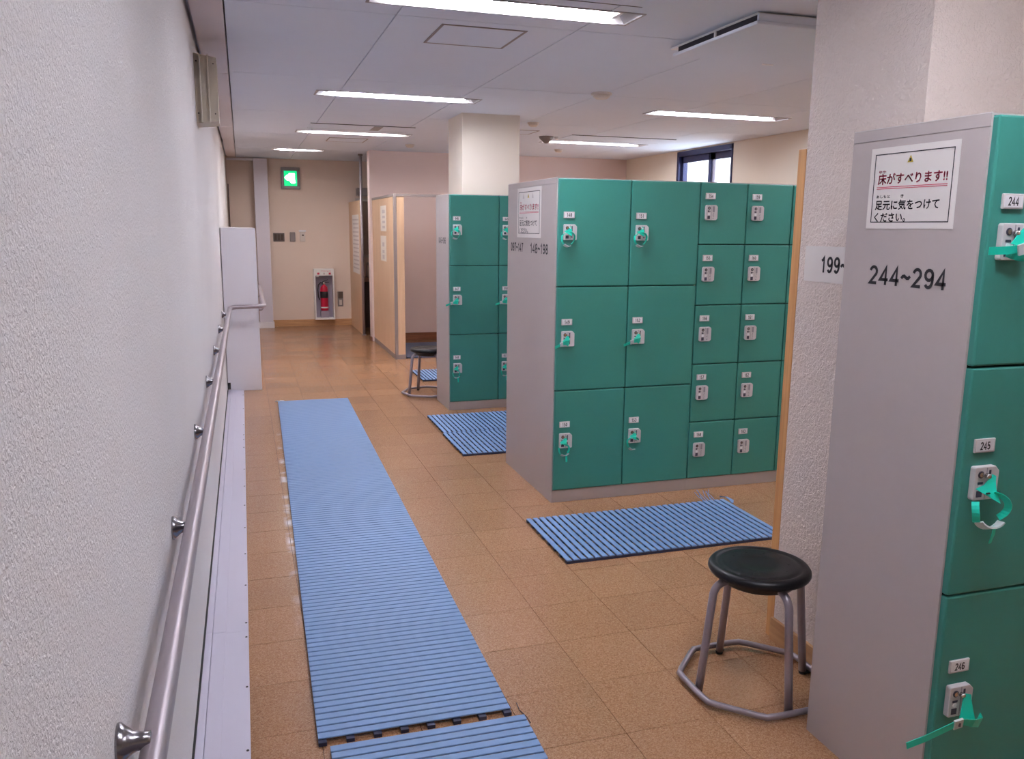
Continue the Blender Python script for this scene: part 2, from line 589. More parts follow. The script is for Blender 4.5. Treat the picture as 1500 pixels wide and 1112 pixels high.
# ------------------------------------------------------------------ room
H = 2.5
XR = 5.3
Y0, YE, YB = -2.5, 13.19, 11.2
def xw(y):
    return -0.210 + 0.0027 * y

# light fittings (x0, x1, y centre, label)
LIGHTS = [
    (0.565, 1.82, 3.80, 'recessed ceiling light closest to the camera, above the long blue mat'),
    (0.565, 1.82, 6.58, 'recessed twin-tube ceiling light before the cream column, second along the corridor'),
    (0.585, 1.80, 9.27, 'recessed ceiling light right behind a slotted air outlet, third along the corridor'),
    (0.43, 1.09, 11.54, 'short ceiling light nearest the exit sign'),
    (3.32, 4.66, 6.62, 'ceiling light over the green lockers, in front of the hanging ceiling panel\'s far side'),
    (3.30, 4.58, 9.22, 'ceiling light over the locker bank beside the window, by a ceiling outlet'),
    (0.565, 1.82, 1.07, 'recessed ceiling light overhead, just outside the view'),
    (3.32, 4.66, 3.80, 'recessed ceiling light behind the stucco column'),
    (3.32, 4.66, 1.07, 'recessed ceiling light above the aisle of lockers 244 to 294'),
]
LIGHTS[4] = (3.32, 4.66, 6.62, 'ceiling light above the wide locker bank, between smoke detector and window')
LW = 0.115
SLOTS = [(0.68, 1.70, 8.50, 8.90), (0.72, 1.74, 3.14, 3.56), (3.37, 4.60, 8.48, 8.90)]
HOLES = [(a + 0.01, b - 0.01, y - LW + 0.01, y + LW - 0.01) for a, b, y, _ in LIGHTS]

# floor: dark bed with single cork tiles
floor = struct(MB('subfloor').box(-1.4, XR, Y0, YE, -0.06, -0.0075).build('floor'))
tw = TILE - 0.0018
tile_me = MB('floor')
tile_me.prism([(0, 0), (tw, 0), (tw, tw), (0, tw)], 'z', -0.008, 0.0)
tile_me = tile_me.mesh('floor_tile')
rest = MB('floor')
cand = []
kx0, kx1 = math.floor((-0.2 - GX) / TILE), math.ceil((XR - GX) / TILE)
ky0, ky1 = math.floor((Y0 - GY) / TILE), math.ceil((YE - GY) / TILE)
F_PX = 1218.6
def project(p):
    d = Vector(p) - cam.matrix_world.translation
    z = d.dot(fw)
    if z < 0.2:
        return None
    return 750 + F_PX * d.dot(rt) / z, 556 - F_PX * d.dot(up) / z
COVER = [(1.6, 5.2, 4.2, 5.07), (1.6, 2.5, 6.72, 7.18), (1.6, 2.5, 1.5, 1.96), (0.24, 0.74, 2.3, 7.3), (1.85, 5.2, 1.97, 2.5), (1.9, 5.2, 5.07, 7.2)]
for i in range(kx0, kx1):
    for j in range(ky0, ky1):
        x, y = GX + i * TILE, GY + j * TILE
        x0, x1, y0, y1 = max(x, -0.2) + 0.0009, min(x + TILE, XR) - 0.0009, max(y, Y0) + 0.0009, min(y + TILE, YE) - 0.0009
        if x1 <= x0 or y1 <= y0:
            continue
        q = project((x + TILE / 2, y + TILE / 2, 0))
        vis = q is not None and -60 < q[0] < 1560 and 0 < q[1] < 1180
        hid = any(x > a - 0.02 and x + TILE < b + 0.02 and y > c - 0.02 and y + TILE < d + 0.02 for a, b, c, d in COVER)
        cand.append((y if vis and not hid else 99, x0, x1, y0, y1, x, y))
cand.sort()
for k, (w, x0, x1, y0, y1, x, y) in enumerate(cand):
    if k < 300 and w < 90:
        if x1 - x0 > tw - 0.002 and y1 - y0 > tw - 0.002:
            link('floor_tile', tile_me, floor, (x0, y0, 0))
        else:
            MB('floor').prism([(x0, y0), (x1, y0), (x1, y1), (x0, y1)], 'z', -0.008, 0.0).build('floor_tile', floor)
    else:
        rest.prism([(x0, y0), (x1, y0), (x1, y1), (x0, y1)], 'z', -0.008, 0.0)
rest.box(-1.4, -0.2, 11.0, YE, -0.008, 0.0)
ro = rest.build('distant_floor_tiles', floor)
ro['kind'] = 'stuff'

# ceiling: dark bed with single boards
ceiling = struct(MB('ceiling_gap').box(-1.4, XR + 0.1, Y0, YE + 0.1, 2.62, 2.70).build('ceiling'))
jx = [-0.030, 0.735, 1.643, 2.57, 3.56, 4.48, XR]
jy = [Y0, -1.38, 0.45, 2.28, 4.10, 5.93, 7.76, 9.59, 11.42, YE]
for a, b in zip(jx, jx[1:]):
    for c, d in zip(jy, jy[1:]):
        g = 0.0032
        mb = MB('ceiling')
        for r in cut_rects((a + g, b - g, c + g, d - g), HOLES):
            mb.box(*r, H, H + 0.012)
        mb.build('ceiling_board', ceiling)
cb = MB('ceiling_gap')
for r in cut_rects((-0.03, XR, Y0, YE), HOLES):
    cb.box(*r, H + 0.0125, H + 0.02)
cb.build('ceiling_bed', ceiling)

# ceiling edge over the sliding track
t2 = struct(MB('lilac').box(-0.24, -0.03, Y0, 13.0, 2.555, 2.6).build('trim_2'))
ej = [Y0, 2.83, 5.95, 9.10, 13.0]
for a, b in zip(ej, ej[1:]):
    MB('soffit').prism([(xw(a) + 0.022, a + 0.004), (-0.034, a + 0.004), (-0.034, b - 0.004), (xw(b) + 0.022, b - 0.004)], 'z', 2.49, 2.51).build('panel', t2)

def slab_y(mb, pts, m=None):
    pass

# left wall, slightly out of line with the lockers
wl = MB('wall_left').prism([(xw(Y0), Y0), (xw(12.95), 12.95), (xw(12.95) - 0.12, 12.95), (xw(Y0) - 0.12, Y0)], 'z', -0.0, 2.56)
struct(wl.build('wall_left'))
# end wall, passage side, alcove side
struct(MB('wall_tan').box(-1.4, 2.75, YE, YE + 0.1, 0, 2.6).build('wall_end'))
struct(MB('wall_tan').box(-1.4, -1.3, 11.0, YE, 0, 2.6).build('wall_passage'))
struct(MB('wall_tan').box(-1.4, xw(12) - 0.12, 10.9, 11.0, 0, 2.6).build('wall_passage_front'))
struct(MB('ceiling').box(-1.3, -0.03, 11.0, YE, 2.52, 2.55).build('ceiling_passage'))
struct(MB('wall_tan').box(2.65, 2.75, 11.4, YE, 0, 2.6).build('wall_alcove'))
struct(MB('wall_pink').box(1.625, XR, YB, 11.4, 0, 2.6).build('wall_back'))
WY0, WY1, WZ0, WZ1 = 8.43, 9.70, 1.35, 2.485
wr = MB('wall_cream')
for r in cut_rects((Y0, YB, 0, 2.6), [(WY0, WY1, WZ0, WZ1)]):
    wr.box(XR, XR + 0.14, *r)
struct(wr.build('wall_right'))
struct(MB('wall_cream').box(-0.4, XR + 0.14, Y0 - 0.1, Y0, 0, 2.6).build('wall_rear'))
# baseboards
struct(MB('base_wood').box(0.40, 1.59, YE - 0.012, YE, 0, 0.10, bevel=0.002).build('baseboard_end'))
bb = MB('base_brown').box(1.78, XR, YB - 0.012, YB, 0, 0.10)
struct(bb.build('baseboard_back'))
struct(MB('base_wood').box(XR - 0.012, XR, 2.5, YB, 0, 0.09).build('baseboard_right'))
bw = MB('base_brown').box(1.611, 1.625, YB, 11.4, 0, 0.05)
struct(bw.build('baseboard_corner'))

# columns
colA = struct(MB('wall_cream').box(1.861, 2.385, 7.25, 7.76, 0, 2.53).build('column'))
MB('base_wood').box(1.851, 2.395, 7.24, 7.77, 0, 0.09).build('baseboard', colA)
colC = struct(MB('column_stucco').box(1.85, 2.40, 1.972, 2.485, 0, 2.53).build('column'))
MB('base_wood').box(1.838, 2.41, 1.965, 2.490, 0, 0.09, bevel=0.002).build('baseboard', colC)

# window
win = struct(MB('navy').build('window_1')) if False else None
wf = MB('navy')
y0, y1, z0, z1 = WY0, WY1, WZ0, WZ1
for r in ((y0, y0 + 0.03, z0, z1), (y1 - 0.05, y1, z0, z1), (y0, y1, z0, z0 + 0.05), (y0, y1, z1 - 0.06, z1)):
    wf.box(XR - 0.012, XR + 0.12, *r, bevel=0.003)
window = struct(wf.build('window_1'))
ym = 8.98
for (a, b, xo, m) in ((ym - 0.01, y1 - 0.05, XR + 0.03, 'navy'), (y0 + 0.03, ym + 0.03, XR + 0.07, 'navy')):
    s = MB(m)
    s.box(xo, xo + 0.03, a, a + 0.035, z0 + 0.05, z1 - 0.06, bevel=0.003)
    s.box(xo, xo + 0.03, b - (0.10 if a < 8.6 else 0.045), b, z0 + 0.05, z1 - 0.06, m='window_white' if a < 8.6 else 'navy', bevel=0.003)
    s.box(xo, xo + 0.03, a, b, z1 - 0.14, z1 - 0.06, bevel=0.003)
    s.box(xo, xo + 0.03, a, b, z0 + 0.05, z0 + 0.10, bevel=0.003)
    so = s.build('sash', window)
    MB('glass').box(xo + 0.012, xo + 0.017, a + 0.035, b - (0.10 if a < 8.6 else 0.045), z0 + 0.1, z1 - 0.14).build('pane', so)

# sliding track on the floor beside the left wall
t1 = MB('track')
def strip(mb, o0, xr, z0, z1, ya, yb, m=None):
    mb.prism([(xw(ya) + o0, ya), (xr, ya), (xr, yb), (xw(yb) + o0, yb)], 'z', z0, z1, m)
track = struct(MB('rubber').prism([(xw(Y0), Y0), (xw(8.0), 8.0), (xw(8.0) + 0.006, 8.0), (xw(Y0) + 0.006, Y0)], 'z', 0.0, 0.02).build('trim_1'))
tj = [Y0, -0.4, 3.11, 6.2, 8.05]
for a, b in zip(tj, tj[1:]):
    s = MB('track')
    strip(s, 0.006, -0.0425, 0.0, 0.006, a + 0.0006, b - 0.0006)
    s.prism([(xw(a) + 0.007, a + 0.001), (xw(a) + 0.030, a + 0.001), (xw(b) + 0.030, b - 0.001), (xw(b) + 0.007, b - 0.001)], 'z', 0.006, 0.017)
    s.prism([(xw(a) + 0.032, a + 0.001), (xw(a) + 0.078, a + 0.001), (xw(b) + 0.078, b - 0.001), (xw(b) + 0.032, b - 0.001)], 'z', 0.006, 0.0115)
    s.build('track_cover', track)
scr = MB('screw').lathe([(0, 0.0085), (0.0035, 0.008), (0.0045, 0.006), (0.0045, 0.004), (0, 0.004)], n=10).mesh('screw')
for y in (2.338, 2.698, 3.058, 3.176, 3.537, 3.90, 4.262, 4.624, 4.982, 5.348, 5.9, 6.13, 6.27, 6.6, 7.2, 7.8, 1.98, 1.62):
    link('screw', scr, track, (-0.0508, y, 0))

# ------------------------------------------------------------------ lockers
def lock_plate_mesh(kind):
    mb = MB('plate')
    w, h, t = 0.074, 0.083, 0.016
    c = 0.012
    pts = [(0, 0.004), (0.003, 0), (w - 0.003, 0), (w, 0.004), (w, h - c), (w - c, h), (0.003, h), (0, h - 0.004)]
    pts = [(a, b - h) for a, b in pts]
    if kind == 'N':
        pts = [(0, 0.006), (0.006, 0), (w - 0.009, 0), (w, 0.009), (w, h - 0.009), (w - 0.009, h), (0.006, h), (0, h - 0.006)]
        pts = [(a, b - h) for a, b in pts]
    mb.prism(pts, 'y', -t, 0.0, bevel=0.0022)
    f = -t - 0.0008
    def mk(x0, x1, z0, z1, m):
        mb.box(x0, x1, f, -t + 0.002, z0 - h, z1 - h, m)
    def disc(x, z, r, m, th=0.0012):
        mb.lathe([(0, th), (r, th), (r, 0)], m, 14, frame_y(x, -t, z - h), smooth=False)
    if kind == 'W':
        disc(0.018, 0.064, 0.009, 'plate_mark'); disc(0.018, 0.064, 0.006, 'chrome', 0.003)
        mk(0.042, 0.048, 0.046, 0.074, 'plate_mark')
        mk(0.042, 0.048, 0.012, 0.034, 'plate_mark')
        mk(0.010, 0.026, 0.040, 0.046, 'plate_mark')
        disc(0.018, 0.033, 0.006, 'plate_white')
        mk(0.009, 0.026, 0.008, 0.024, 'plate_mark')
        mk(0.034, 0.036, 0.003, 0.080, 'plate_text')
    else:
        disc(0.019, 0.066, 0.0085, 'plate_mark'); disc(0.019, 0.066, 0.004, 'chrome', 0.0022)
        mk(0.011, 0.020, 0.044, 0.053, 'plate_mark'); mk(0.022, 0.027, 0.046, 0.051, 'plate_mark')
        disc(0.018, 0.033, 0.007, 'plate_white')
        mk(0.010, 0.026, 0.006, 0.024, 'plate_mark')
        mk(0.034, 0.0355, 0.003, 0.080, 'plate_text')
        mk(0.042, 0.054, 0.044, 0.076, 'plate_text')
        for k in range(4):
            mk(0.042 + 0.003 * (k % 2), 0.050, 0.008 + k * 0.009, 0.0125 + k * 0.009, 'plate_text')
    return mb.mesh('lock_plate')
LOCK = {k: lock_plate_mesh(k) for k in 'WN'}

def number_plate(num, parent, loc):
    mb = MB('plate')
    w, h = 0.062, 0.034
    mb.box(0, w, -0.006, 0, -h, 0, bevel=0.0018)
    mb.box(0.0045, w - 0.0045, -0.0066, -0.004, -h + 0.004, -0.004, 'plate_white')
    mb.digits(num, 0.030, 0.0195, frame_y(w / 2 - 0.0155, -0.0070, -h / 2), 'ink', 0.15)
    return mb.build('number_plate', parent, loc)

def door_mesh(w, h):
    g = 0.0022
    return MB('green').box(g, w - g, -0.018, 0.004, g, h - g, bevel=0.005, seg=2).mesh('door')

LH, PL = 1.79, 0.0735
DOORS = {}
def locker_unit(label, x, yf, depth, ncol, cw, rows, first, group, left_panel=True, right_panel=True):
    t = thing('locker_unit', label, 'locker', (x, yf, 0), 0, group)
    W = ncol * cw
    c = MB('locker_grey')
    c.box(0, W, 0.016, depth, 0.0, LH - 0.006, 'locker_grey')
    c.box(0.0, 0.0035, 0.0, depth, 0, LH)
    c.box(W - 0.0035, W, 0.0, depth, 0, LH)
    c.box(0.0036, W - 0.0036, 0.0, 0.02, 0, PL - 0.003)
    c.box(0.0036, W - 0.0036, 0.0, depth, LH - 0.004, LH)
    c.box(0.0036, W - 0.0036, 0.006, 0.0158, PL - 0.003, LH - 0.004, 'locker_gap')
    c.build('carcass', t)
    if left_panel:
        e = MB('locker_grey').box(-0.0028, 0.0, 0.0005, depth, 0.0, LH - 0.030)
        e.box(-0.0028, 0.0, 0.0005, depth, LH - 0.0285, LH)
        e.box(-0.0034, 0.0, 0.0, depth, LH, LH + 0.002, 'locker_cap')
        e.build('side_panel', t)
    h = (LH - 0.003 - PL) / rows
    n = first
    kind = 'W' if rows == 3 else 'N'
    for ci in range(ncol):
        for r in range(rows):
            key = (round(cw, 4), rows)
            if key not in DOORS:
                DOORS[key] = door_mesh(cw, h)
            zb = PL + (rows - 1 - r) * h
            d = link('door', DOORS[key], t, (ci * cw, 0, zb))
            ztop = h - (0.173 if rows == 3 else 0.058)
            number_plate('%03d' % n, d, (0.030, -0.018, ztop))
            link('lock_plate', LOCK[kind], d, (0.029, -0.018, ztop - 0.066))
            n += 1
    return t
CW3, CW5 = 0.423, 0.3015
h3 = (LH - 0.003 - PL) / 3
AX, AY = 1.611, 6.717
BX, BY = 1.600, 4.214
CX, CY = 1.608, 1.512
unitC = locker_unit('tall grey-sided unit of green lockers numbered 244 to 246, closest to the camera', CX, CY, 0.444, 1, CW3, 3, 244, 'green locker units')
unitB1 = locker_unit('six large green lockers numbered 148 to 153 with a slip notice on their grey side', BX, BY, 0.855, 2, CW3, 3, 148, 'green locker units')
unitB2 = locker_unit('unit of small green lockers numbered 154 to 168, joined to the large ones', BX + 2 * CW3 + 0.0005, BY, 0.855, 3, CW5, 5, 154, 'green locker units', left_panel=False)
unitA = locker_unit('six large green lockers numbered 046 to 051, farthest bank, below the cream column', AX, AY, 0.462, 2, CW3, 3, 46, 'green locker units')

def fit_text(mb, s, width, height, xf, m, off=0.0):
    """text stretched to a given width and cap height, left aligned on xf"""
    cu = D.curves.new('lettering', 'FONT'); cu.body = s; cu.size = 1.0
    ob = D.objects.new('lettering', cu); COL.objects.link(ob)
    bpy.context.view_layer.update()
    bx = ob.bound_box
    w = max(v[0] for v in bx) - min(v[0] for v in bx)
    hh = max(v[1] for v in bx) - min(v[1] for v in bx)
    x0 = min(v[0] for v in bx)
    D.objects.remove(ob, do_unlink=True); D.curves.remove(cu)
    size = height / hh
    sx = width / (w * size)
    for dx, dy in ([(0, 0)] if not off else [(-off, 0), (off, 0), (0, off), (0, -off)]):
        mb.text(s, size, xf @ Matrix.Translation((-x0 * size * sx + dx, dy, 0)), m, 'LEFT', sx)

def range_number(parent, s, y, z, width, height):
    mb = MB('ink')
    mb.digits(s, width, height, frame_x(-0.0036, y, z), 'ink', 0.165)
    mb.build('range_number', parent, recalc=False)
range_number(unitC, '244~294', 1.853 - CY, 1.413, 0.262, 0.049)
range_number(unitB1, '097~147', 5.000 - BY, 1.412, 0.235, 0.052)
range_number(unitB1, '148~198', 4.635 - BY, 1.412, 0.300, 0.055)
range_number(unitA, '046~096', 7.075 - AY, 1.417, 0.26, 0.052)

# ------------------------------------------------------------------ slip notices
def notice(label, x, y, z, w, h, sym=False):
    """y, z: upper far corner on the locker side; the sheet runs towards -Y and down"""
    t = thing('notice_sheet', label, 'notice', (x, y, z), 0, 'slippery floor notices')
    s = MB('paper').box(-0.0008, 0, -w, 0, -h, 0)
    s.build('sheet', t)
    p = MB('ink')
    k = 0.0012 * (w / 0.296)
    i = 0.016 * w / 0.296
    X = -0.0012
    for (a, b, c, d) in ((i, w - i, i, i + 2 * k), (i, w - i, h - i - 2 * k, h - i), (i, i + 2 * k, i, h - i), (w - i - 2 * k, w - i, i, h - i)):
        p.box(X, -0.0006, -b, -a, -d, -c, 'ink')
    F = lambda u, v: frame_x(X, -u * w, -v * h)
    # warning triangle
    p.prism([(-0.475 * w - 0.034 * w, -0.205 * h), (-0.475 * w + 0.034 * w, -0.205 * h), (-0.475 * w, -0.12 * h)], 'x', X, -0.0006, 'ink_yellow')
    p.box(X - 0.0003, -0.0006, -0.475 * w - 0.003, -0.475 * w + 0.003, -0.195 * h, -0.155 * h, 'ink')
    if sym:
        for u in (0.27, 0.66):
            p.prism([(-u * w - 0.03 * w, -0.215 * h), (-u * w + 0.03 * w, -0.215 * h), (-u * w, -0.11 * h)], 'x', X, -0.0006, 'ink_grey')
    fit_text(p, 'ゆか', 0.085 * w, 0.032 * h, F(0.115, 0.30), 'ink_red', 0.0003)
    fit_text(p, '床がすべります!!', 0.785 * w, 0.132 * h, F(0.110, 0.40), 'ink_red', 0.0007)
    p.box(X, -0.0006, -0.90 * w, -0.100 * w, -0.490 * h, -0.482 * h, 'ink_red')
    p.box(X, -0.0006, -0.90 * w, -0.100 * w, -0.510 * h, -0.502 * h, 'ink_red')
    fit_text(p, 'あしもと', 0.165 * w, 0.034 * h, F(0.105, 0.605), 'ink', 0.0002)
    fit_text(p, 'き', 0.033 * w, 0.038 * h, F(0.40, 0.605), 'ink', 0.0002)
    fit_text(p, '足元に気をつけて', 0.735 * w, 0.120 * h, F(0.100, 0.718), 'ink', 0.0006)
    fit_text(p, 'ください。', 0.375 * w, 0.108 * h, F(0.100, 0.868), 'ink', 0.0006)
    p.build('printing', t, recalc=False)
    return t
notice('white slip notice with red Japanese heading above the figures 244 to 294', CX - 0.003, 1.881, 1.741, 0.293, 0.207)
notice('tall white slip notice with red Japanese heading above the figures 097 and 148', BX - 0.003, 4.880, 1.758, 0.425, 0.287, True)

# paper number sheet on the column
t = thing('number_sheet', 'white paper sheet reading 199 taped to the stucco column', 'sign', (1.8495, 2.452, 1.476))
MB('paper').box(-0.001, 0.0, -0.42, 0, -0.119, 0).build('sheet', t)
p = MB('ink')
p.digits('199~243', 0.232, 0.053, frame_x(-0.0014, -0.084, -0.060), 'ink', 0.165)
p.build('printing', t, recalc=False)

# wooden board behind the column
tag(MB('board_wood').box(1.853, 2.42, 2.4915, 2.535, 0.0, 1.803, bevel=0.002).build('wooden_board'), 'light wooden board standing upright against the far face of the stucco column', 'board')

# ------------------------------------------------------------------ wristband keys
def arc(cx, cz, rx, rz, a0, a1, n, y0=-0.03, y1=-0.04):
    out = []
    for k in range(n + 1):
        a = math.radians(a0 + (a1 - a0) * k / n)
        out.append((cx + rx * math.cos(a), y0 + (y1 - y0) * math.sin(PI * k / n), cz + rz * math.sin(a)))
    return out
def make_key(kind, label, loc):
    """origin: top-left corner of the lock plate; x to the right, -y out of the door"""
    t = thing('wristband_key', label, 'key', loc, 0, 'turquoise wristband keys')
    tg = MB('band')
    bd = MB('band')
    bk = MB('buckle')
    ky = MB('chrome')
    ky.lathe([(0, 0.010), (0.0055, 0.010), (0.0065, 0.008), (0.0065, 0), (0, 0)], n=14, xf=frame_y(0.034, -0.017, -0.022))
    if kind in ('loop', 'open'):
        tg.ribbon([(0.036, -0.024, -0.012), (0.033, -0.026, -0.022), (0.026, -0.029, -0.036), (0.016, -0.033, -0.050)], (1, 0, 0.15), [0.006, 0.014, 0.026, 0.052])
        a = arc(0.018, -0.074, 0.034, 0.034, 150, -15 if kind == 'loop' else 20, 10, -0.03, -0.048)
        bd.ribbon(a, (0.25, -1, 0.25), 0.013)
        a = arc(0.014, -0.074, 0.034, 0.036, 150, 235, 6, -0.03, -0.036)
        bd.ribbon(a, (0.25, -1, 0.1), 0.013)
        if kind == 'loop':
            bd.ribbon(arc(0.018, -0.074, 0.034, 0.034, -15, -60, 4, -0.03, -0.03), (0.2, -1, 0), 0.010)
        bk.ribbon(arc(0.016, -0.076, 0.034, 0.040, 228, 292, 6, -0.036, -0.038), (0.5, -0.7, 0.3), 0.016, 0.003)
    elif kind in ('tail', 'tail_small'):
        tg.ribbon([(0.036, -0.024, -0.014), (0.032, -0.026, -0.024), (0.024, -0.031, -0.040), (0.014, -0.037, -0.056)], (1, 0, 0.1), [0.006, 0.013, 0.024, 0.048])
        bd.ribbon(arc(0.016, -0.084, 0.030, 0.034, 120, -40, 9, -0.034, -0.048), (0.3, -1, 0.2), 0.014)
        bd.ribbon(arc(0.018, -0.080, 0.030, 0.040, 170, 240, 5, -0.034, -0.038), (0.3, -1, 0.1), 0.014)
        bk.ribbon(arc(0.020, -0.084, 0.032, 0.036, 235, 320, 6, -0.037, -0.040), (0.5, -0.7, 0.3), 0.016, 0.003)
        bd.ribbon([(0.030, -0.040, -0.112), (0.033, -0.038, -0.132), (0.036, -0.034, -0.158)], (1, 0.1, 0.1), [0.011, 0.011, 0.010])
    elif kind in ('side', 'side_long'):
        k = 1.0 if kind == 'side' else 1.35
        tg.ribbon([(0.036, -0.024, -0.018), (0.031, -0.027, -0.030), (0.024, -0.032, -0.046), (0.016, -0.036, -0.062)], (1, 0, 0.15), [0.007, 0.016, 0.028, 0.042])
        bd.ribbon([(0.036, -0.034, -0.060), (0.028, -0.050, -0.060), (0.010, -0.054, -0.057), (-0.012 * k, -0.056, -0.061)], (0.1, -0.3, 1), [0.040, 0.036, 0.026, 0.019])
        bk.ribbon([(-0.010 * k, -0.058, -0.062), (-0.026 * k, -0.060, -0.066)], (0, -0.3, 1), 0.024, 0.006)
        bd.ribbon([(-0.022 * k, -0.059, -0.066), (-0.040 * k, -0.062, -0.074), (-0.056 * k, -0.064, -0.081)], (0.1, -0.3, 1), 0.016)
    elif kind == 'front':          # 244: clasp facing forward
        tg.ribbon([(0.058, -0.024, -0.012), (0.050, -0.026, -0.022), (0.042, -0.029, -0.038), (0.038, -0.033, -0.052)], (1, 0, 0.15), [0.010, 0.020, 0.034, 0.056])
        bd.ribbon([(-0.046, -0.026, -0.062), (-0.010, -0.040, -0.060), (0.022, -0.052, -0.056)], (0.05, -0.2, 1), 0.018)
        bd.ribbon(arc(0.036, -0.052, 0.044, 0.024, 215, 375, 12, -0.034, -0.056), (0.1, -0.5, 1), 0.018)
        bk.ribbon([(0.008, -0.054, -0.060), (0.030, -0.058, -0.053), (0.052, -0.058, -0.048)], (0.05, -0.15, 1), [0.024, 0.026, 0.022], 0.005)
        bk.box(0.036, 0.042, -0.063, -0.059, -0.058, -0.046, 'plate_mark')
    elif kind == 'hang':           # 245
        tg.ribbon([(0.050, -0.024, -0.020), (0.044, -0.026, -0.032), (0.034, -0.031, -0.050), (0.022, -0.038, -0.066)], (1, 0, 0.12), [0.012, 0.020, 0.038, 0.072])
        bd.ribbon(arc(0.030, -0.098, 0.044, 0.040, 75, -40, 10, -0.036, -0.052), (0.3, -1, 0.3), 0.017)
        bd.ribbon(arc(0.028, -0.098, 0.046, 0.042, 150, 230, 7, -0.036, -0.046), (0.5, -1, 0.1), 0.017)
        bk.ribbon(arc(0.034, -0.102, 0.046, 0.042, 215, 315, 8, -0.044, -0.046), (0.4, -0.8, 0.3), 0.020, 0.004)
        bd.ribbon([(0.052, -0.040, -0.140), (0.055, -0.036, -0.165), (0.054, -0.030, -0.190)], (1, 0.1, 0.1), [0.010, 0.010, 0.009])
        tg.box(0.016, 0.026, -0.0405, -0.037, -0.060, -0.057, 'ink')
        tg.box(0.052, 0.057, -0.0395, -0.036, -0.062, -0.058, 'ink')
    else:                          # 246: long band swung out to one side
        tg.ribbon([(0.050, -0.024, -0.020), (0.046, -0.026, -0.034), (0.044, -0.031, -0.058), (0.040, -0.038, -0.086)], (1, 0, 0.1), [0.018, 0.026, 0.036, 0.052])
        bd.ribbon([(0.080, -0.034, -0.084), (0.070, -0.050, -0.086), (0.044, -0.054, -0.081), (0.010, -0.052, -0.072)], (0.1, -0.25, 1), [0.030, 0.030, 0.024, 0.018])
        bk.ribbon([(0.008, -0.053, -0.073), (-0.018, -0.053, -0.076)], (0.1, -0.2, 1), 0.026, 0.006)
        bk.box(-0.006, -0.001, -0.058, -0.054, -0.080, -0.070, 'plate_mark')
        bd.ribbon([(-0.012, -0.052, -0.075), (-0.050, -0.052, -0.084), (-0.100, -0.050, -0.098), (-0.150, -0.044, -0.112)], (0.35, -0.1, 1), 0.019)
    tg.build('tag', t); bd.build('band', t); bk.build('buckle', t); ky.build('key_shank', t)
    return t
def key_at(ux, uy, col, row, kind, label, src=None):
    zb = PL + (2 - row) * h3
    loc = (ux + col * CW3 + 0.029, uy - 0.018, zb + h3 - 0.173 - 0.066)
    if src is not None:
        c = copy_tree(src)
        c.location = loc
        c['label'] = label
        return c
    return make_key(kind, label, loc)
key_at(CX, CY, 0, 0, 'front', 'turquoise wristband key with white clasp turned forward, in the topmost lock of the closest unit')
key_at(CX, CY, 0, 1, 'hang', 'turquoise wristband key hanging as a wide loop under plate 245')
key_at(CX, CY, 0, 2, 'long', 'turquoise wristband key with long band stuck out sideways, lowest of the closest unit')
KB = {}
KB[148] = key_at(BX, BY, 0, 0, 'loop', 'looped turquoise wristband key in the top corner lock 148, next to the tall slip notice')
KB[149] = key_at(BX, BY, 0, 1, 'side', 'turquoise wristband key swung out past the grey locker edge, middle lock 149')
KB[150] = key_at(BX, BY, 0, 2, 'tail', 'turquoise wristband key with a tail dangling, bottom corner lock 150')
key_at(BX, BY, 1, 0, '', 'looped turquoise wristband key in lock 151, on the upper door next to the small lockers', KB[148])
KB[152] = key_at(BX, BY, 1, 1, 'side_long', 'turquoise wristband key with band swung across the door gap from lock 152')
key_at(BX, BY, 1, 2, 'open', 'turquoise wristband key with an open loop in lock 153, low beside the small lockers')
key_at(AX, AY, 0, 0, '', 'looped turquoise wristband key on the top corner door of the farthest bank', KB[148])
key_at(AX, AY, 0, 1, '', 'turquoise wristband key swung past the grey edge of the farthest bank, middle door', KB[152])
key_at(AX, AY, 0, 2, '', 'turquoise wristband key with dangling tail on the bottom corner door of the farthest bank', KB[150])
key_at(AX, AY, 1, 0, '', 'looped turquoise wristband key on the farthest bank, upper door half hidden by the nearer bank', KB[148])
key_at(AX, AY, 1, 1, '', 'turquoise wristband key over the door gap of the farthest bank\'s second column', KB[152])
key_at(AX, AY, 1, 2, '', 'turquoise wristband key with tail on the half hidden lowest door of the farthest bank', KB[150])

# ------------------------------------------------------------------ slatted mats
def slat_mesh(length, w):
    """slat along local x, w wide in y, standing on the cross bars"""
    pts = [(0.002, 0.0125), (w - 0.002, 0.0125), (w, 0.0155), (w - 0.0018, 0.018), (0.0018, 0.018), (0.0, 0.0155)]
    return MB('mat_blue').prism(pts, 'x', 0, length).mesh('slat')
def bar_mesh(length):
    return MB('mat_dark').prism([(0, 0), (0.024, 0), (0.024, 0.0122), (0.0, 0.0122)], 'y', 0, length).mesh('cross_bar')
def slatted_mat(label, loc, rotz, width, n, pitch, gap, over=0.0):
    """slats run along local x, follow each other along local y"""
    t = thing('slatted_mat', label, 'mat', loc, rotz, 'blue slatted floor mats')
    sm = slat_mesh(width, pitch - gap)
    for k in range(n):
        link('slat', sm, t, (0, k * pitch, 0))
    bm_ = bar_mesh(n * pitch - gap + over)
    nb = max(2, round(width / 0.087) + 1)
    for k in range(nb):
        link('cross_bar', bm_, t, (0.0005 + k * (width - 0.025) / (nb - 1), -over, 0))
    return t
rL = math.atan2(0.0875, 5.06)
longmat = slatted_mat('very long blue slatted mat running down the corridor beside the handrail', (0.150, 2.318, 0), -rL, 0.600, 151, 0.0336, 0.0048, 0.016)
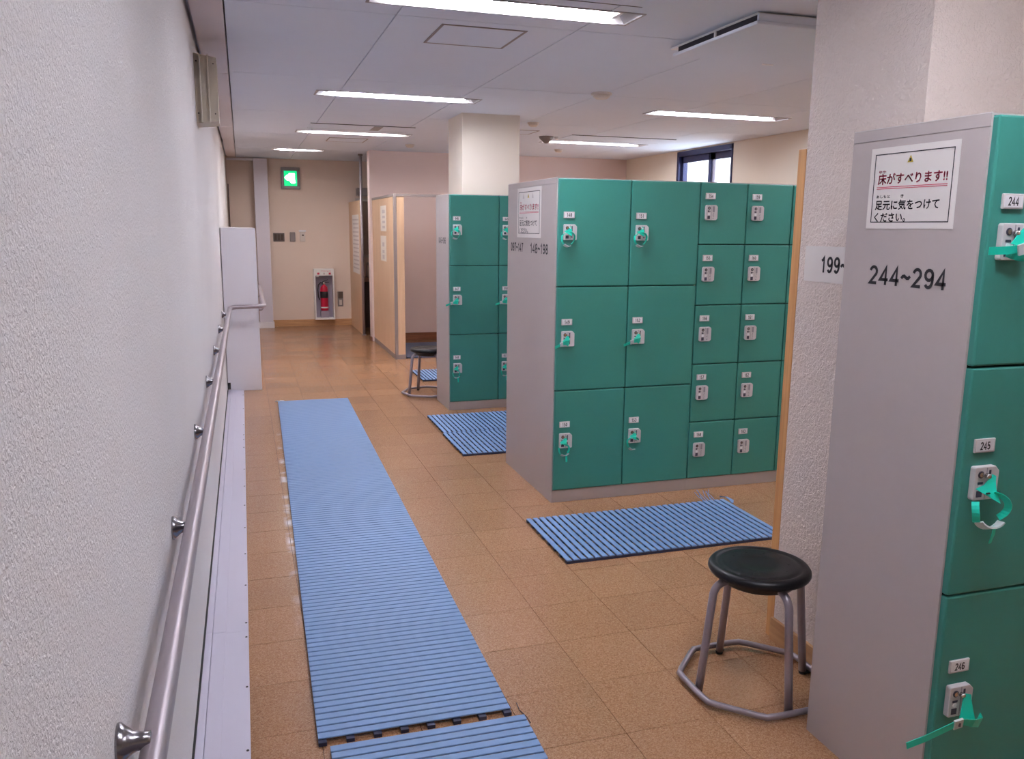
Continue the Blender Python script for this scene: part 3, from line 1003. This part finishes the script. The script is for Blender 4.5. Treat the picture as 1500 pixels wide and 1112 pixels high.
MB('plate_white').tube([(0.0, 5.075, 0.02), (-0.02, 5.085, 0.012), (0.02, 5.10, 0.012), (0.05, 5.085, 0.014), (0.02, 5.075, 0.02)], 0.0045, n=6).build('tie_string', longmat)
slatted_mat('short end of a second blue mat laid in line with the long corridor mat', (0.160, 2.278 - 36 * 0.0336, 0), -rL, 0.600, 36, 0.0336, 0.0048)
# cross mats: slats along Y, so turned by 90 degrees
mB = slatted_mat('blue slatted mat with frayed corner between stool and lockers 148 to 153', (1.352 + 1.198, 3.372, 0), PI / 2, 0.585, 33, 0.0363, 0.0098)
fr = MB('mat_blue')
for k in range(7):
    x0 = 0.588
    y0 = 0.06 + 0.012 * k
    fr.ribbon([(x0 - 0.01, y0, 0.016), (x0 + 0.035, y0 + random.uniform(-0.01, 0.02), 0.03), (x0 + 0.06 + 0.03 * random.random(), y0 + random.uniform(-0.02, 0.04), 0.045 + 0.02 * random.random())], (0, 1, 0.2), [0.006, 0.004, 0.002], 0.001)
fr.build('frayed_fringe', mB)['kind'] = 'stuff'
MB('mat_blue').ribbon([(0.50, -0.005, 0.02), (0.54, -0.022, 0.024), (0.585, -0.018, 0.028), (0.605, 0.012, 0.026)], (0.3, 1, 0.2), [0.01, 0.03, 0.03, 0.012], 0.002).build('torn_corner', mB)
slatted_mat('blue slatted mat lying nearer of the joined pair before lockers 046 to 051', (1.352 + 34 * 0.0363, 5.285, 0), PI / 2, 0.605, 34, 0.0363, 0.0098)
slatted_mat('blue slatted mat lying farther of the joined pair, against lockers 046 to 051', (1.364 + 34 * 0.0363, 5.897, 0), PI / 2, 0.605, 34, 0.0363, 0.0098)
slatted_mat('blue slatted mat seen between the legs of the far stool', (1.658 + 33 * 0.0363, 8.085, 0), PI / 2, 0.605, 33, 0.0363, 0.0098)
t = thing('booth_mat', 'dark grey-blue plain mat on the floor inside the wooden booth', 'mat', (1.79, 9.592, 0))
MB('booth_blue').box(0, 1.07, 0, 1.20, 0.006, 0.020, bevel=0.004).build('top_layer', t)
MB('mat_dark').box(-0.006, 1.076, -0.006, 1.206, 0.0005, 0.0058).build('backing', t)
tag(MB('thread').tube([(0.785, 2.352, 0.002), (0.781, 2.31, 0.003), (0.792, 2.27, 0.002), (0.793, 2.235, 0.002)], 0.0014, n=6).build('loose_thread'), 'thin dark thread lying on the cork floor beside the mat joint', 'thread')

# ------------------------------------------------------------------ stools
def make_stool(label, loc, rotz):
    t = thing('round_stool', label, 'stool', loc, rotz, 'round black stools')
    prof = [(0, 0.431), (0.060, 0.431), (0.064, 0.4325), (0.085, 0.432), (0.110, 0.4335), (0.128, 0.4325), (0.134, 0.4295), (0.140, 0.4325), (0.150, 0.434), (0.160, 0.4305), (0.166, 0.422), (0.167, 0.413), (0.163, 0.405), (0.150, 0.400), (0.130, 0.395), (0.118, 0.372), (0.105, 0.366), (0, 0.366)]
    s = MB('seat_black').lathe(prof, n=56)
    s.build('seat', t)
    d = MB('rubber')
    for k in range(10):
        a = 2 * PI * k / 10 + 0.2
        d.lathe([(0, 0.4338), (0.0035, 0.4336), (0.0042, 0.4326), (0, 0.4320)], n=8, xf=Matrix.Translation((0.095 * math.cos(a), 0.095 * math.sin(a), 0)))
    d.build('vent_hole', t)
    lm = MB('stool_metal')
    path = [(0.205, 0, 0.012), (0.196, 0, 0.10), (0.178, 0, 0.27)]
    for k in range(1, 8):
        a = PI / 2 * k / 8
        path.append((0.171 - 0.045 * (1 - math.cos(a)), 0, 0.335 + 0.048 * math.sin(a)))
    path += [(0.118, 0, 0.386), (0.05, 0, 0.386)]
    lm.tube(path, 0.0132, n=12)
    lm = lm.mesh('leg')
    fm = MB('rubber').lathe([(0, 0.0), (0.012, 0.0), (0.0130, 0.003), (0.0130, 0.010), (0.0120, 0.0125)], n=12, xf=Matrix.Translation((0.206, 0, 0)))
    fm.box(0.205, 0.222, -0.02, 0.004, 0.008, 0.012)
    fm = fm.mesh('foot')
    for k in range(4):
        l = link('leg', lm, t, (0, 0, 0), (0, 0, k * PI / 2))
        link('foot', fm, l)
    ap, hf = 0.229, 0.095
    vs8 = []
    c8 = [(ap, -hf), (ap, hf), (hf, ap), (-hf, ap), (-ap, hf), (-ap, -hf), (-hf, -ap), (hf, -ap)]
    for i in range(8):
        p0, p1, p2 = Vector(c8[i - 1]), Vector(c8[i]), Vector(c8[(i + 1) % 8])
        for w in (-0.03, -0.015, 0.0, 0.015, 0.03):
            q = p1 + ((p0 - p1).normalized() * -w if w < 0 else (p2 - p1).normalized() * w)
            if w < 0:
                q = p1 + (p0 - p1).normalized() * (-w)
            if abs(w) < 0.02:
                q = q.lerp((p1 + (p0 - p1).normalized() * 0.03 + (p2 - p1).normalized() * 0.03), 0.12)
            vs8.append((q.x, q.y, 0.021))
    MB('stool_metal').loop_tube(vs8, 0.0105).build('base_ring', t)
    return t
st = make_stool('round black stool standing beside lockers 244 to 294', (1.598, 2.243, 0), 0.0)
st2 = copy_tree(st)
st2.location = (1.592, 7.455, 0)
st2.rotation_euler = (0, 0, 0.3)
st2['label'] = 'round black stool half hidden behind lockers 046 to 051'

# ------------------------------------------------------------------ handrail
t = thing('handrail', 'long brushed steel handrail along the white stucco wall', 'handrail', (0, 0, 0))
def rz(y): return 0.752 + 0.0045 * y
def rx(y): return -0.163 + 0.0040 * y
path = [(rx(y), y, rz(y)) for y in (-1.6, 0, 1.5, 3.0, 4.5, 6.0, 7.2, 7.86)]
zc = 0.800
for k in range(1, 7):
    a = PI / 2 * k / 6
    path.append((rx(7.86) + 0.05 * (1 - math.cos(a)), 7.86 + 0.05 * math.sin(a), 0.788 + 0.008 * k / 6))
path.append((0.10, 7.912, zc))
for k in range(0, 7):
    a = PI / 2 * k / 6
    path.append((0.118 + 0.05 * math.sin(a), 7.962 - 0.05 * math.cos(a), zc))
path += [(0.170, 8.6, 0.808), (0.170, 10.2, 0.826)]
MB('steel').tube(path, 0.0195, n=20).build('rail', t)
cone = MB('steel_dark').lathe([(0, 0.0), (0.030, 0.0), (0.031, 0.004), (0.024, 0.012), (0.016, 0.022), (0.0125, 0.034), (0.0125, 0.046), (0, 0.046)], n=20, xf=Matrix.Rotation(PI / 2, 4, 'Y')).mesh('bracket')
for y in (-0.9, 0.13, 1.225, 2.21, 3.25, 4.29, 5.35, 6.40, 7.42):
    link('bracket', cone, t, (xw(y) - 0.0005, y, rz(y) + (0.018 if y < 2 else -0.006)))
MB('steel').tube([(0.124, 9.7, 0.745), (0.15, 9.7, 0.745), (0.165, 9.7, 0.755), (0.17, 9.7, 0.785), (0.17, 9.7, 0.81)], 0.009, n=10).build('bracket', t)
MB('steel').tube([(0.122, 8.25, 0.735), (0.150, 8.25, 0.735), (0.166, 8.25, 0.75), (0.170, 8.25, 0.78), (0.170, 8.25, 0.80)], 0.009, n=10).build('bracket', t)

# white chest-high box that the rail goes round
y0, y1 = 8.052, 10.3
pts = [(-0.158, 0.0), (0.121, 0.0), (0.121, 1.498), (xw(8) + 0.006, 1.502), (xw(8) + 0.006, 0.08), (-0.158, 0.08)]
t = thing('white_wall_box', 'white chest-high panel box behind the bend of the handrail', 'panel', (0, 0, 0))
MB('white_gloss').prism(pts, 'y', y0, y1, bevel=0.002).build('box_body', t)
MB('rubber').box(xw(8) + 0.004, -0.160, y0 + 0.003, y0 + 0.01, 0.022, 0.079).build('notch_seal', t)

# vent cover high on the left wall
t = thing('vent_cover', 'beige ribbed vent cover high on the white stucco wall', 'vent', (xw(4.9), 4.80, 2.05))
v = MB('vent')
v.prism([(0.0, 0.0), (0.112, 0.012), (0.112, 0.330), (0.0, 0.352)], 'y', 0.03, 0.24)
v.build('housing', t)
for x0, x1, d in ((0.0, 0.026, 0.012), (0.032, 0.066, 0.004), (0.072, 0.112, 0.0)):
    def zb(x): return 0.012 * x / 0.112
    def zt(x): return 0.352 - 0.022 * x / 0.112
    MB('vent').prism([(x0, zb(x0)), (x1, zb(x1)), (x1, zt(x1)), (x0, zt(x0))], 'y', 0.01 + d, 0.031).build('cover_strip', t)
for x in (0.029, 0.069):
    MB('vent_line').prism([(x - 0.003, 0.006), (x + 0.003, 0.006), (x + 0.003, 0.345), (x - 0.003, 0.345)], 'y', 0.004, 0.031).build('rib', t)
for x, z in ((0.013, 0.05), (0.096, 0.05), (0.096, 0.30), (0.013, 0.31)):
    link('screw', scr, t, (x, 0.018, z), (PI / 2, 0, 0))

# ------------------------------------------------------------------ ceiling fittings
for k, (a, b, yc, lab) in enumerate(LIGHTS):
    t = thing('ceiling_light', lab, 'light', ((a + b) / 2, yc, H), 0, 'fluorescent ceiling lights')
    hl = (b - a) / 2
    f = MB('lamp_frame')
    for r in ((-hl, hl, -LW, -LW + 0.014), (-hl, hl, LW - 0.014, LW), (-hl, -hl + 0.014, -LW + 0.014, LW - 0.014), (hl - 0.014, hl, -LW + 0.014, LW - 0.014)):
        f.box(*r, -0.004, 0.006)
    f.build('frame', t)
    rf = MB('lamp_white')
    i, w = hl - 0.014, LW - 0.014
    i2, w2, d = hl - 0.095, 0.055, 0.075
    lo = [(-i, -w, 0), (i, -w, 0), (i, w, 0), (-i, w, 0)]
    hi = [(-i2, -w2, d), (i2, -w2, d), (i2, w2, d), (-i2, w2, d)]
    for q in range(4):
        rf.poly([lo[q], lo[(q + 1) % 4], hi[(q + 1) % 4], hi[q]], 'lamp_frame' if q in (1, 3) else None)
    rf.poly(hi[::-1])
    rf.poly([(p[0], p[1], d + 0.012) for p in hi])
    rf.build('reflector', t, recalc=False)
    for s in (-1, 1):
        MB('tube_far' if yc > 9 else 'tube').tube([(-i2 - 0.005, s * 0.045, 0.030), (0, s * 0.045, 0.030), (i2 + 0.005, s * 0.045, 0.030)], 0.0145, n=12).build('tube', t)
    for s in (-1, 1):
        MB('lamp_white').box(s * (i2 + 0.006) - 0.012, s * (i2 + 0.006) + 0.012, -0.07, 0.07, 0.012, 0.06, bevel=0.004).build('lamp_holder', t)

def slot_outlet(label, x0, x1, y0, y1, label_plate=False):
    t = thing('air_outlet', label, 'vent', ((x0 + x1) / 2, (y0 + y1) / 2, H), 0, 'ceiling air outlets')
    hx, hy = (x1 - x0) / 2, (y1 - y0) / 2
    MB('ceiling').box(-hx, hx, -hy, hy, -0.006, -0.001, bevel=0.002).build('cover', t)
    s = MB('slot').box(-hx, hx, -hy - 0.014, -hy, -0.005, -0.0005)
    s.build('slot', t)
    MB('slot').box(-hx, hx, hy, hy + 0.014, -0.005, -0.0005).build('slot', t)
    if label_plate:
        MB('grey_metal').box(-0.045 + 0.15, 0.045 + 0.15, -hy + 0.02, hy - 0.03, -0.008, -0.005).build('plate', t)
slot_outlet('long slotted air outlet in the ceiling between second and third corridor lights', *SLOTS[0], True)
slot_outlet('slotted air outlet in the ceiling cut by the upper picture edge', *SLOTS[1])
slot_outlet('wide slotted air outlet in the ceiling beside the light near the window', *SLOTS[2])

def hatch(label, x0, x1, y0, y1):
    t = thing('ceiling_hatch', label, 'hatch', ((x0 + x1) / 2, (y0 + y1) / 2, H), 0, 'square ceiling hatches')
    hx, hy = (x1 - x0) / 2, (y1 - y0) / 2
    f = MB('frame_grey')
    w = 0.012
    for r in ((-hx, hx, -hy, -hy + w), (-hx, hx, hy - w, hy), (-hx, -hx + w, -hy + w, hy - w), (hx - w, hx, -hy + w, hy - w)):
        f.box(*r, -0.004, -0.0005)
    f.build('frame', t)
    MB('ceiling').box(-hx + w + 0.002, hx - w - 0.002, -hy + w + 0.002, hy - w - 0.002, -0.003, -0.0005).build('lid', t)
hatch('square ceiling hatch with grey edge behind the closest corridor light', 0.975, 1.415, 4.19, 4.63)
hatch('square ceiling hatch beyond the third corridor light', 0.98, 1.415, 9.78, 10.22)
hatch('square ceiling hatch half hidden by the cream column', 2.50, 2.93, 8.26, 8.62)

# cassette with lowered panel
t = thing('ceiling_cassette', 'square white air conditioner cassette with dropped panel by the stucco column', 'air conditioner', (2.70, 3.87, H))
MB('white_metal').box(-0.43, 0.45, -0.40, 0.42, -0.012, -0.0005, bevel=0.003).build('flange', t)
MB('slot').box(-0.428, 0.40, -0.404, 0.335, -0.0458, -0.0122).build('core', t)
MB('ceiling').box(-0.455, 0.44, -0.435, 0.345, -0.062, -0.046, bevel=0.004).build('panel', t)
MB('ceiling').box(-0.44, 0.44, -0.425, -0.410, -0.0455, -0.0125).build('skirt', t)
MB('white_metal').box(-0.436, -0.429, -0.05, -0.035, -0.0458, -0.0122).build('clip', t)
MB('plate_white').box(0.10, 0.17, 0.335, 0.347, -0.068, -0.062, bevel=0.002).build('badge', t)

def detector(label, x, y, r=0.055, d=0.035):
    t = thing('smoke_detector', label, 'detector', (x, y, H), 0, 'round ceiling detectors')
    MB('light_grey').lathe([(0, -0.012), (r, -0.012), (r * 1.02, -0.004), (r * 1.02, 0), (0, 0)], n=24).build('base', t)
    MB('light_grey').lathe([(0, -d), (r * 0.55, -d), (r * 0.8, -d * 0.7), (r * 0.85, -0.0121), (0, -0.0121)], n=24).build('body', t)
detector('round smoke detector in the middle of the ceiling before the window lights', 2.55, 5.85, 0.075, 0.04)
detector('small round detector just past the top of the cream column', 2.66, 7.68)
detector('round detector close to the back wall, below the window light', 3.84, 10.1)
detector('small round detector near the wall above the wooden booth', 1.98, 10.25)
t = thing('ceiling_speaker', 'small cone-shaped grey fitting hanging from the ceiling near the window light', 'fitting', (3.18, 8.75, H))
MB('grey_metal').lathe([(0, -0.075), (0.02, -0.072), (0.075, -0.02), (0.08, 0), (0, 0)], n=20).build('cone', t)
MB('plate_white').lathe([(0, -0.03), (0.018, -0.026), (0.022, 0), (0, 0)], n=14, xf=Matrix.Translation((0.115, 0.0, -0.0005))).build('sensor', t)

# ------------------------------------------------------------------ corridor end
# sliding partition post and head
t = struct(thing('door_1', '', 'door', (0, 0, 0)))
del t['label']; del t['category']
MB('lilac').box(0.207, 0.402, 13.02, 13.10, 0.092, 2.486, bevel=0.004).build('door_post', t)
MB('lilac').box(0.300, 0.303, 13.0185, 13.02, 0.092, 2.486).build('door_seam', t)
MB('white_gloss').box(0.190, 0.415, 13.00, 13.12, 0.0, 0.09, bevel=0.003).build('door_foot', t)
MB('white_gloss').box(-0.16, 0.206, 13.03, 13.09, 2.452, 2.482, bevel=0.003).build('door_head', t)
struct(MB('dark_grey').box(-0.160, -0.148, YE - 0.02, YE, 1.35, 2.12).build('trim_3'))

# exit sign
t = thing('exit_sign', 'lit green exit sign in a square metal frame', 'sign', (0.735, YE, 2.223))
f = MB('grey_metal')
for r in ((-0.138, 0.138, 0.105, 0.155), (-0.138, 0.138, -0.160, -0.115), (-0.138, -0.095, -0.115, 0.105), (0.093, 0.138, -0.115, 0.105)):
    f.box(r[0], r[1], -0.055, -0.001, r[2], r[3], bevel=0.006)
f.build('frame', t)
MB('exit_green').box(-0.0945, 0.0925, -0.040, -0.002, -0.1145, 0.1045).build('panel', t)
p = MB('exit_white')
def pp(pts): p.prism([(a * 0.094, b * 0.11) for a, b in pts], 'y', -0.0425, -0.041)
pp([(-0.94, 0.05), (-0.62, 0.40), (-0.30, 0.46), (-0.30, -0.36), (-0.62, -0.30)])
pp([(-0.27, -0.30), (-0.27, 0.66), (0.66, 0.66), (0.66, -0.20), (0.78, -0.60), (0.50, -0.72), (0.1, -0.70), (-0.08, -0.50)])
p.build('pictogram', t)
for x in (-0.115, 0.115):
    link('screw', scr, t, (x, -0.055, 0.125), (PI / 2, 0, 0))

# extinguisher cabinet and extinguisher
t = thing('extinguisher_cabinet', 'white wall cabinet with open window on the corridor end wall', 'cabinet', (1.173, YE, 0.105))
w, h, d = 0.15, 0.775, 0.15
c = MB('white_metal')
c.box(-w, -w + 0.02, -d, -0.001, 0, h, bevel=0.003); c.box(w - 0.02, w, -d, -0.001, 0, h, bevel=0.003)
c.box(-w + 0.0201, w - 0.0201, -d, -0.001, 0, 0.028, bevel=0.003)
c.box(-w + 0.0201, w - 0.0201, -d, -0.001, h - 0.10, h, bevel=0.003)
c.build('shell', t)
MB('ext_back').box(-w + 0.0202, w - 0.0202, -0.012, -0.002, 0.0285, h - 0.101).build('back_panel', t)
pr = MB('ink_red')
for x in (-0.085, 0.085):
    pr.box(x - 0.016, x + 0.016, -d - 0.001, -d + 0.001, h - 0.085, h - 0.055, 'ink_red')
pr.box(-0.012, 0.012, -d - 0.001, -d + 0.001, h - 0.083, h - 0.058, 'ink_grey')
fit_text(pr, 'Fire Extinguisher', 0.15, 0.020, frame_y(-0.04, -d - 0.0008, h - 0.03), 'ink_red', 0.0)
pr.build('marking', t, recalc=False)
MB('paper').box(-0.115, -0.08, -d + 0.012, -d + 0.014, h - 0.122, h - 0.104).build('sticker', t)
t = thing('fire_extinguisher', 'red fire extinguisher standing inside the white wall cabinet', 'extinguisher', (1.172, YE - 0.078, 0.1345))
MB('red').lathe([(0, 0), (0.050, 0.0), (0.057, 0.008), (0.058, 0.02), (0.058, 0.33), (0.050, 0.365), (0.028, 0.385), (0.018, 0.395), (0, 0.395)], n=28, xf=Matrix.Translation((0, 0, 0.105))).build('cylinder', t)
MB('ext_back').box(-0.06, 0.06, -0.05, 0.05, 0.0, 0.1045, bevel=0.004).build('stand', t)
MB('paper').lathe([(0.0585, 0.145), (0.0585, 0.165)], n=28).build('label_band', t)
MB('ink').lathe([(0.0586, 0.30), (0.0586, 0.40)], n=28).build('dark_label', t)
MB('chrome').lathe([(0, 0.5), (0.016, 0.5), (0.017, 0.53), (0.012, 0.545), (0, 0.545)], n=16).build('valve', t)
lv = MB('rubber')
lv.prism([(-0.02, 0.545), (0.06, 0.575), (0.062, 0.585), (-0.02, 0.555)], 'y', -0.008, 0.008)
lv.prism([(-0.02, 0.53), (0.075, 0.535), (0.075, 0.543), (-0.02, 0.54)], 'y', -0.008, 0.008)
lv.build('lever', t)
MB('rubber').tube([(-0.01, 0, 0.53), (-0.05, 0, 0.535), (-0.085, 0, 0.50), (-0.092, 0, 0.42), (-0.088, 0, 0.32), (-0.070, -0.01, 0.27)], 0.008, n=8).build('hose', t)

# switches
t = thing('light_switch', 'wide dark grey three-gang switch plate below the exit sign', 'switch', (0.535, YE, 1.352))
MB('dark_grey').box(-0.082, 0.082, -0.010, -0.001, -0.064, 0.064, bevel=0.003).build('plate', t)
for x in (-0.048, 0, 0.048):
    MB('brown_plastic').box(x - 0.017, x + 0.017, -0.014, -0.010, -0.045, 0.045, bevel=0.002).build('rocker', t)
tag(MB('grey_metal').box(0.695, 0.775, YE - 0.018, YE - 0.001, 1.287, 1.428, bevel=0.008).build('wall_controller'), 'narrow grey wall controller between switch plate and thermostat', 'switch')
t = thing('thermostat', 'small cream thermostat with dark dial on the end wall', 'switch', (0.882, YE, 1.362))
MB('light_grey').box(-0.040, 0.040, -0.022, -0.001, -0.072, 0.072, bevel=0.004).build('case', t)
MB('plate_white').box(-0.052, 0.052, -0.030, -0.001, 0.0725, 0.098, bevel=0.004).build('top_cover', t)
MB('dark_grey').lathe([(0, 0.005), (0.012, 0.005), (0.013, 0)], n=16, xf=frame_y(0.006, -0.022, 0.022)).build('dial', t)
t = thing('wall_outlet', 'brown and silver wall outlet beside the extinguisher cabinet', 'outlet', (1.425, YE, 0.41))
MB('grey_metal').box(-0.042, 0.042, -0.012, -0.001, -0.118, 0.115, bevel=0.003).build('plate', t)
MB('brown_plastic').box(-0.035, 0.035, -0.032, -0.012, 0.015, 0.108, bevel=0.004).build('cover', t)
MB('light_grey').box(-0.020, 0.020, -0.016, -0.012, -0.095, -0.015, bevel=0.002).build('socket_face', t)

# wooden partition with floor-to-ceiling post
t = thing('wooden_partition', 'wooden partition panel with silver floor-to-ceiling post near the end wall', 'partition', (1.60, 11.85, 0))
MB('panel_wood').box(-0.012, 0.012, 0.022, YE - 11.85 - 0.002, 0.0, 1.885, bevel=0.002).build('panel', t)
MB('steel').tube([(0, 0, 0), (0, 0, 1.2), (0, 0, H - 0.002)], 0.020, n=16).build('post', t)
MB('frame_grey').lathe([(0, 0), (0.032, 0), (0.032, 0.012), (0.021, 0.014)], n=16, xf=Matrix.Translation((0, 0, 0.0))).build('post_foot', t)
MB('frame_grey').lathe([(0.021, -0.022), (0.032, -0.02), (0.032, 0), (0, 0)], n=16, xf=Matrix.Translation((0, 0, H - 0.001))).build('post_cap', t)
t = thing('poster', 'tall white notice poster on the wooden partition panel', 'poster', (1.587, 12.80, 1.690))
MB('paper').box(-0.001, 0, -0.74, 0, -0.840, 0).build('sheet', t)
p = MB('ink_grey')
for k in range(13):
    z = -0.06 - k * 0.058
    p.box(-0.0014, -0.0008, -0.70, -0.05 - 0.04 * (k % 3), z - 0.022, z, 'ink_grey')
p.build('printing', t)

# wash corner behind the partition
t = thing('wash_counter', 'brown wash counter in the dark corner behind the silver post', 'counter', (2.13, 12.95, 0))
MB('counter').box(-0.50, 0.51, -0.22, 0.235, 0.70, 0.75, bevel=0.004).build('worktop', t)
MB('counter_dark').box(-0.48, 0.50, -0.18, 0.235, 0.0, 0.70).build('base_cabinet', t)
MB('steel').tube([(-0.30, 0.15, 0.75), (-0.30, 0.15, 0.92), (-0.29, 0.10, 0.97), (-0.28, 0.02, 0.96), (-0.28, 0.0, 0.93)], 0.012, n=10).build('tap', t)
t = thing('wall_mirror', 'framed mirror above the brown wash counter', 'mirror', (1.95, YE, 1.05))
MB('light_grey').box(-0.26, 0.5, -0.02, -0.001, 0.0, 0.90, bevel=0.004).build('frame', t)
MB('mirror').box(-0.215, 0.455, -0.023, -0.020, 0.045, 0.855).build('glass', t)
tag(MB('frame_grey').box(1.70, 2.35, YE - 0.16, YE - 0.001, 1.985, 2.10, bevel=0.005).build('wall_lamp_box'), 'long grey box fixed above the mirror', 'box')

# changing booth
t = thing('wooden_booth', 'wooden booth with grey frame behind lockers 046 to 051', 'booth', (1.65, 9.55, 0))
d = YB - 9.55 - 0.002
MB('panel_wood').box(0.002, 0.028, 0.032, d, 0.055, 1.862).build('side_panel', t)
MB('panel_wood').box(0.034, 0.118, 0.002, 0.030, 0.055, 1.862).build('front_panel', t)
MB('frame_grey').box(-0.002, 0.0335, -0.002, 0.0315, 0.055, 1.862, bevel=0.003).build('corner_post', t)
MB('frame_grey').box(-0.003, 0.033, -0.003, d, 1.8625, 1.892, bevel=0.003).build('top_rail', t)
MB('frame_grey').box(0.0335, 1.25, -0.003, 0.033, 1.8625, 1.892, bevel=0.003).build('top_rail', t)
MB('frame_grey').box(0.0, 0.030, 0.0, d, 0.0, 0.0545).build('base_strip', t)
MB('frame_grey').box(0.0305, 0.120, 0.0, 0.030, 0.0, 0.0545).build('base_strip', t)
MB('panel_wood').box(1.222, 1.248, 0.036, d, 0.0, 1.862).build('side_panel', t)
for k, (ya, za, lab) in enumerate(((10.50, 1.775, 'upper white notice with dark marks on the side of the wooden booth'), (10.52, 1.415, 'lower white notice with dark marks on the side of the wooden booth'))):
    n = thing('booth_notice', lab, 'notice', (1.651, ya, za), 0, 'notices on the booth')
    MB('paper_cream').box(-0.0012, 0, -0.42, 0, -0.305, 0).build('sheet', n)
    p = MB('ink_grey')
    rows = ((0.05, 0.09), (0.12, 0.15), (0.18, 0.21), (0.24, 0.27)) if k == 0 else ((0.08, 0.13), (0.17, 0.21), (0.23, 0.28))
    for (a, b) in rows:
        p.box(-0.0016, -0.001, -0.34 + 0.05 * (k % 2), -0.14, -b, -a, 'ink_grey')
    p.build('printing', n)
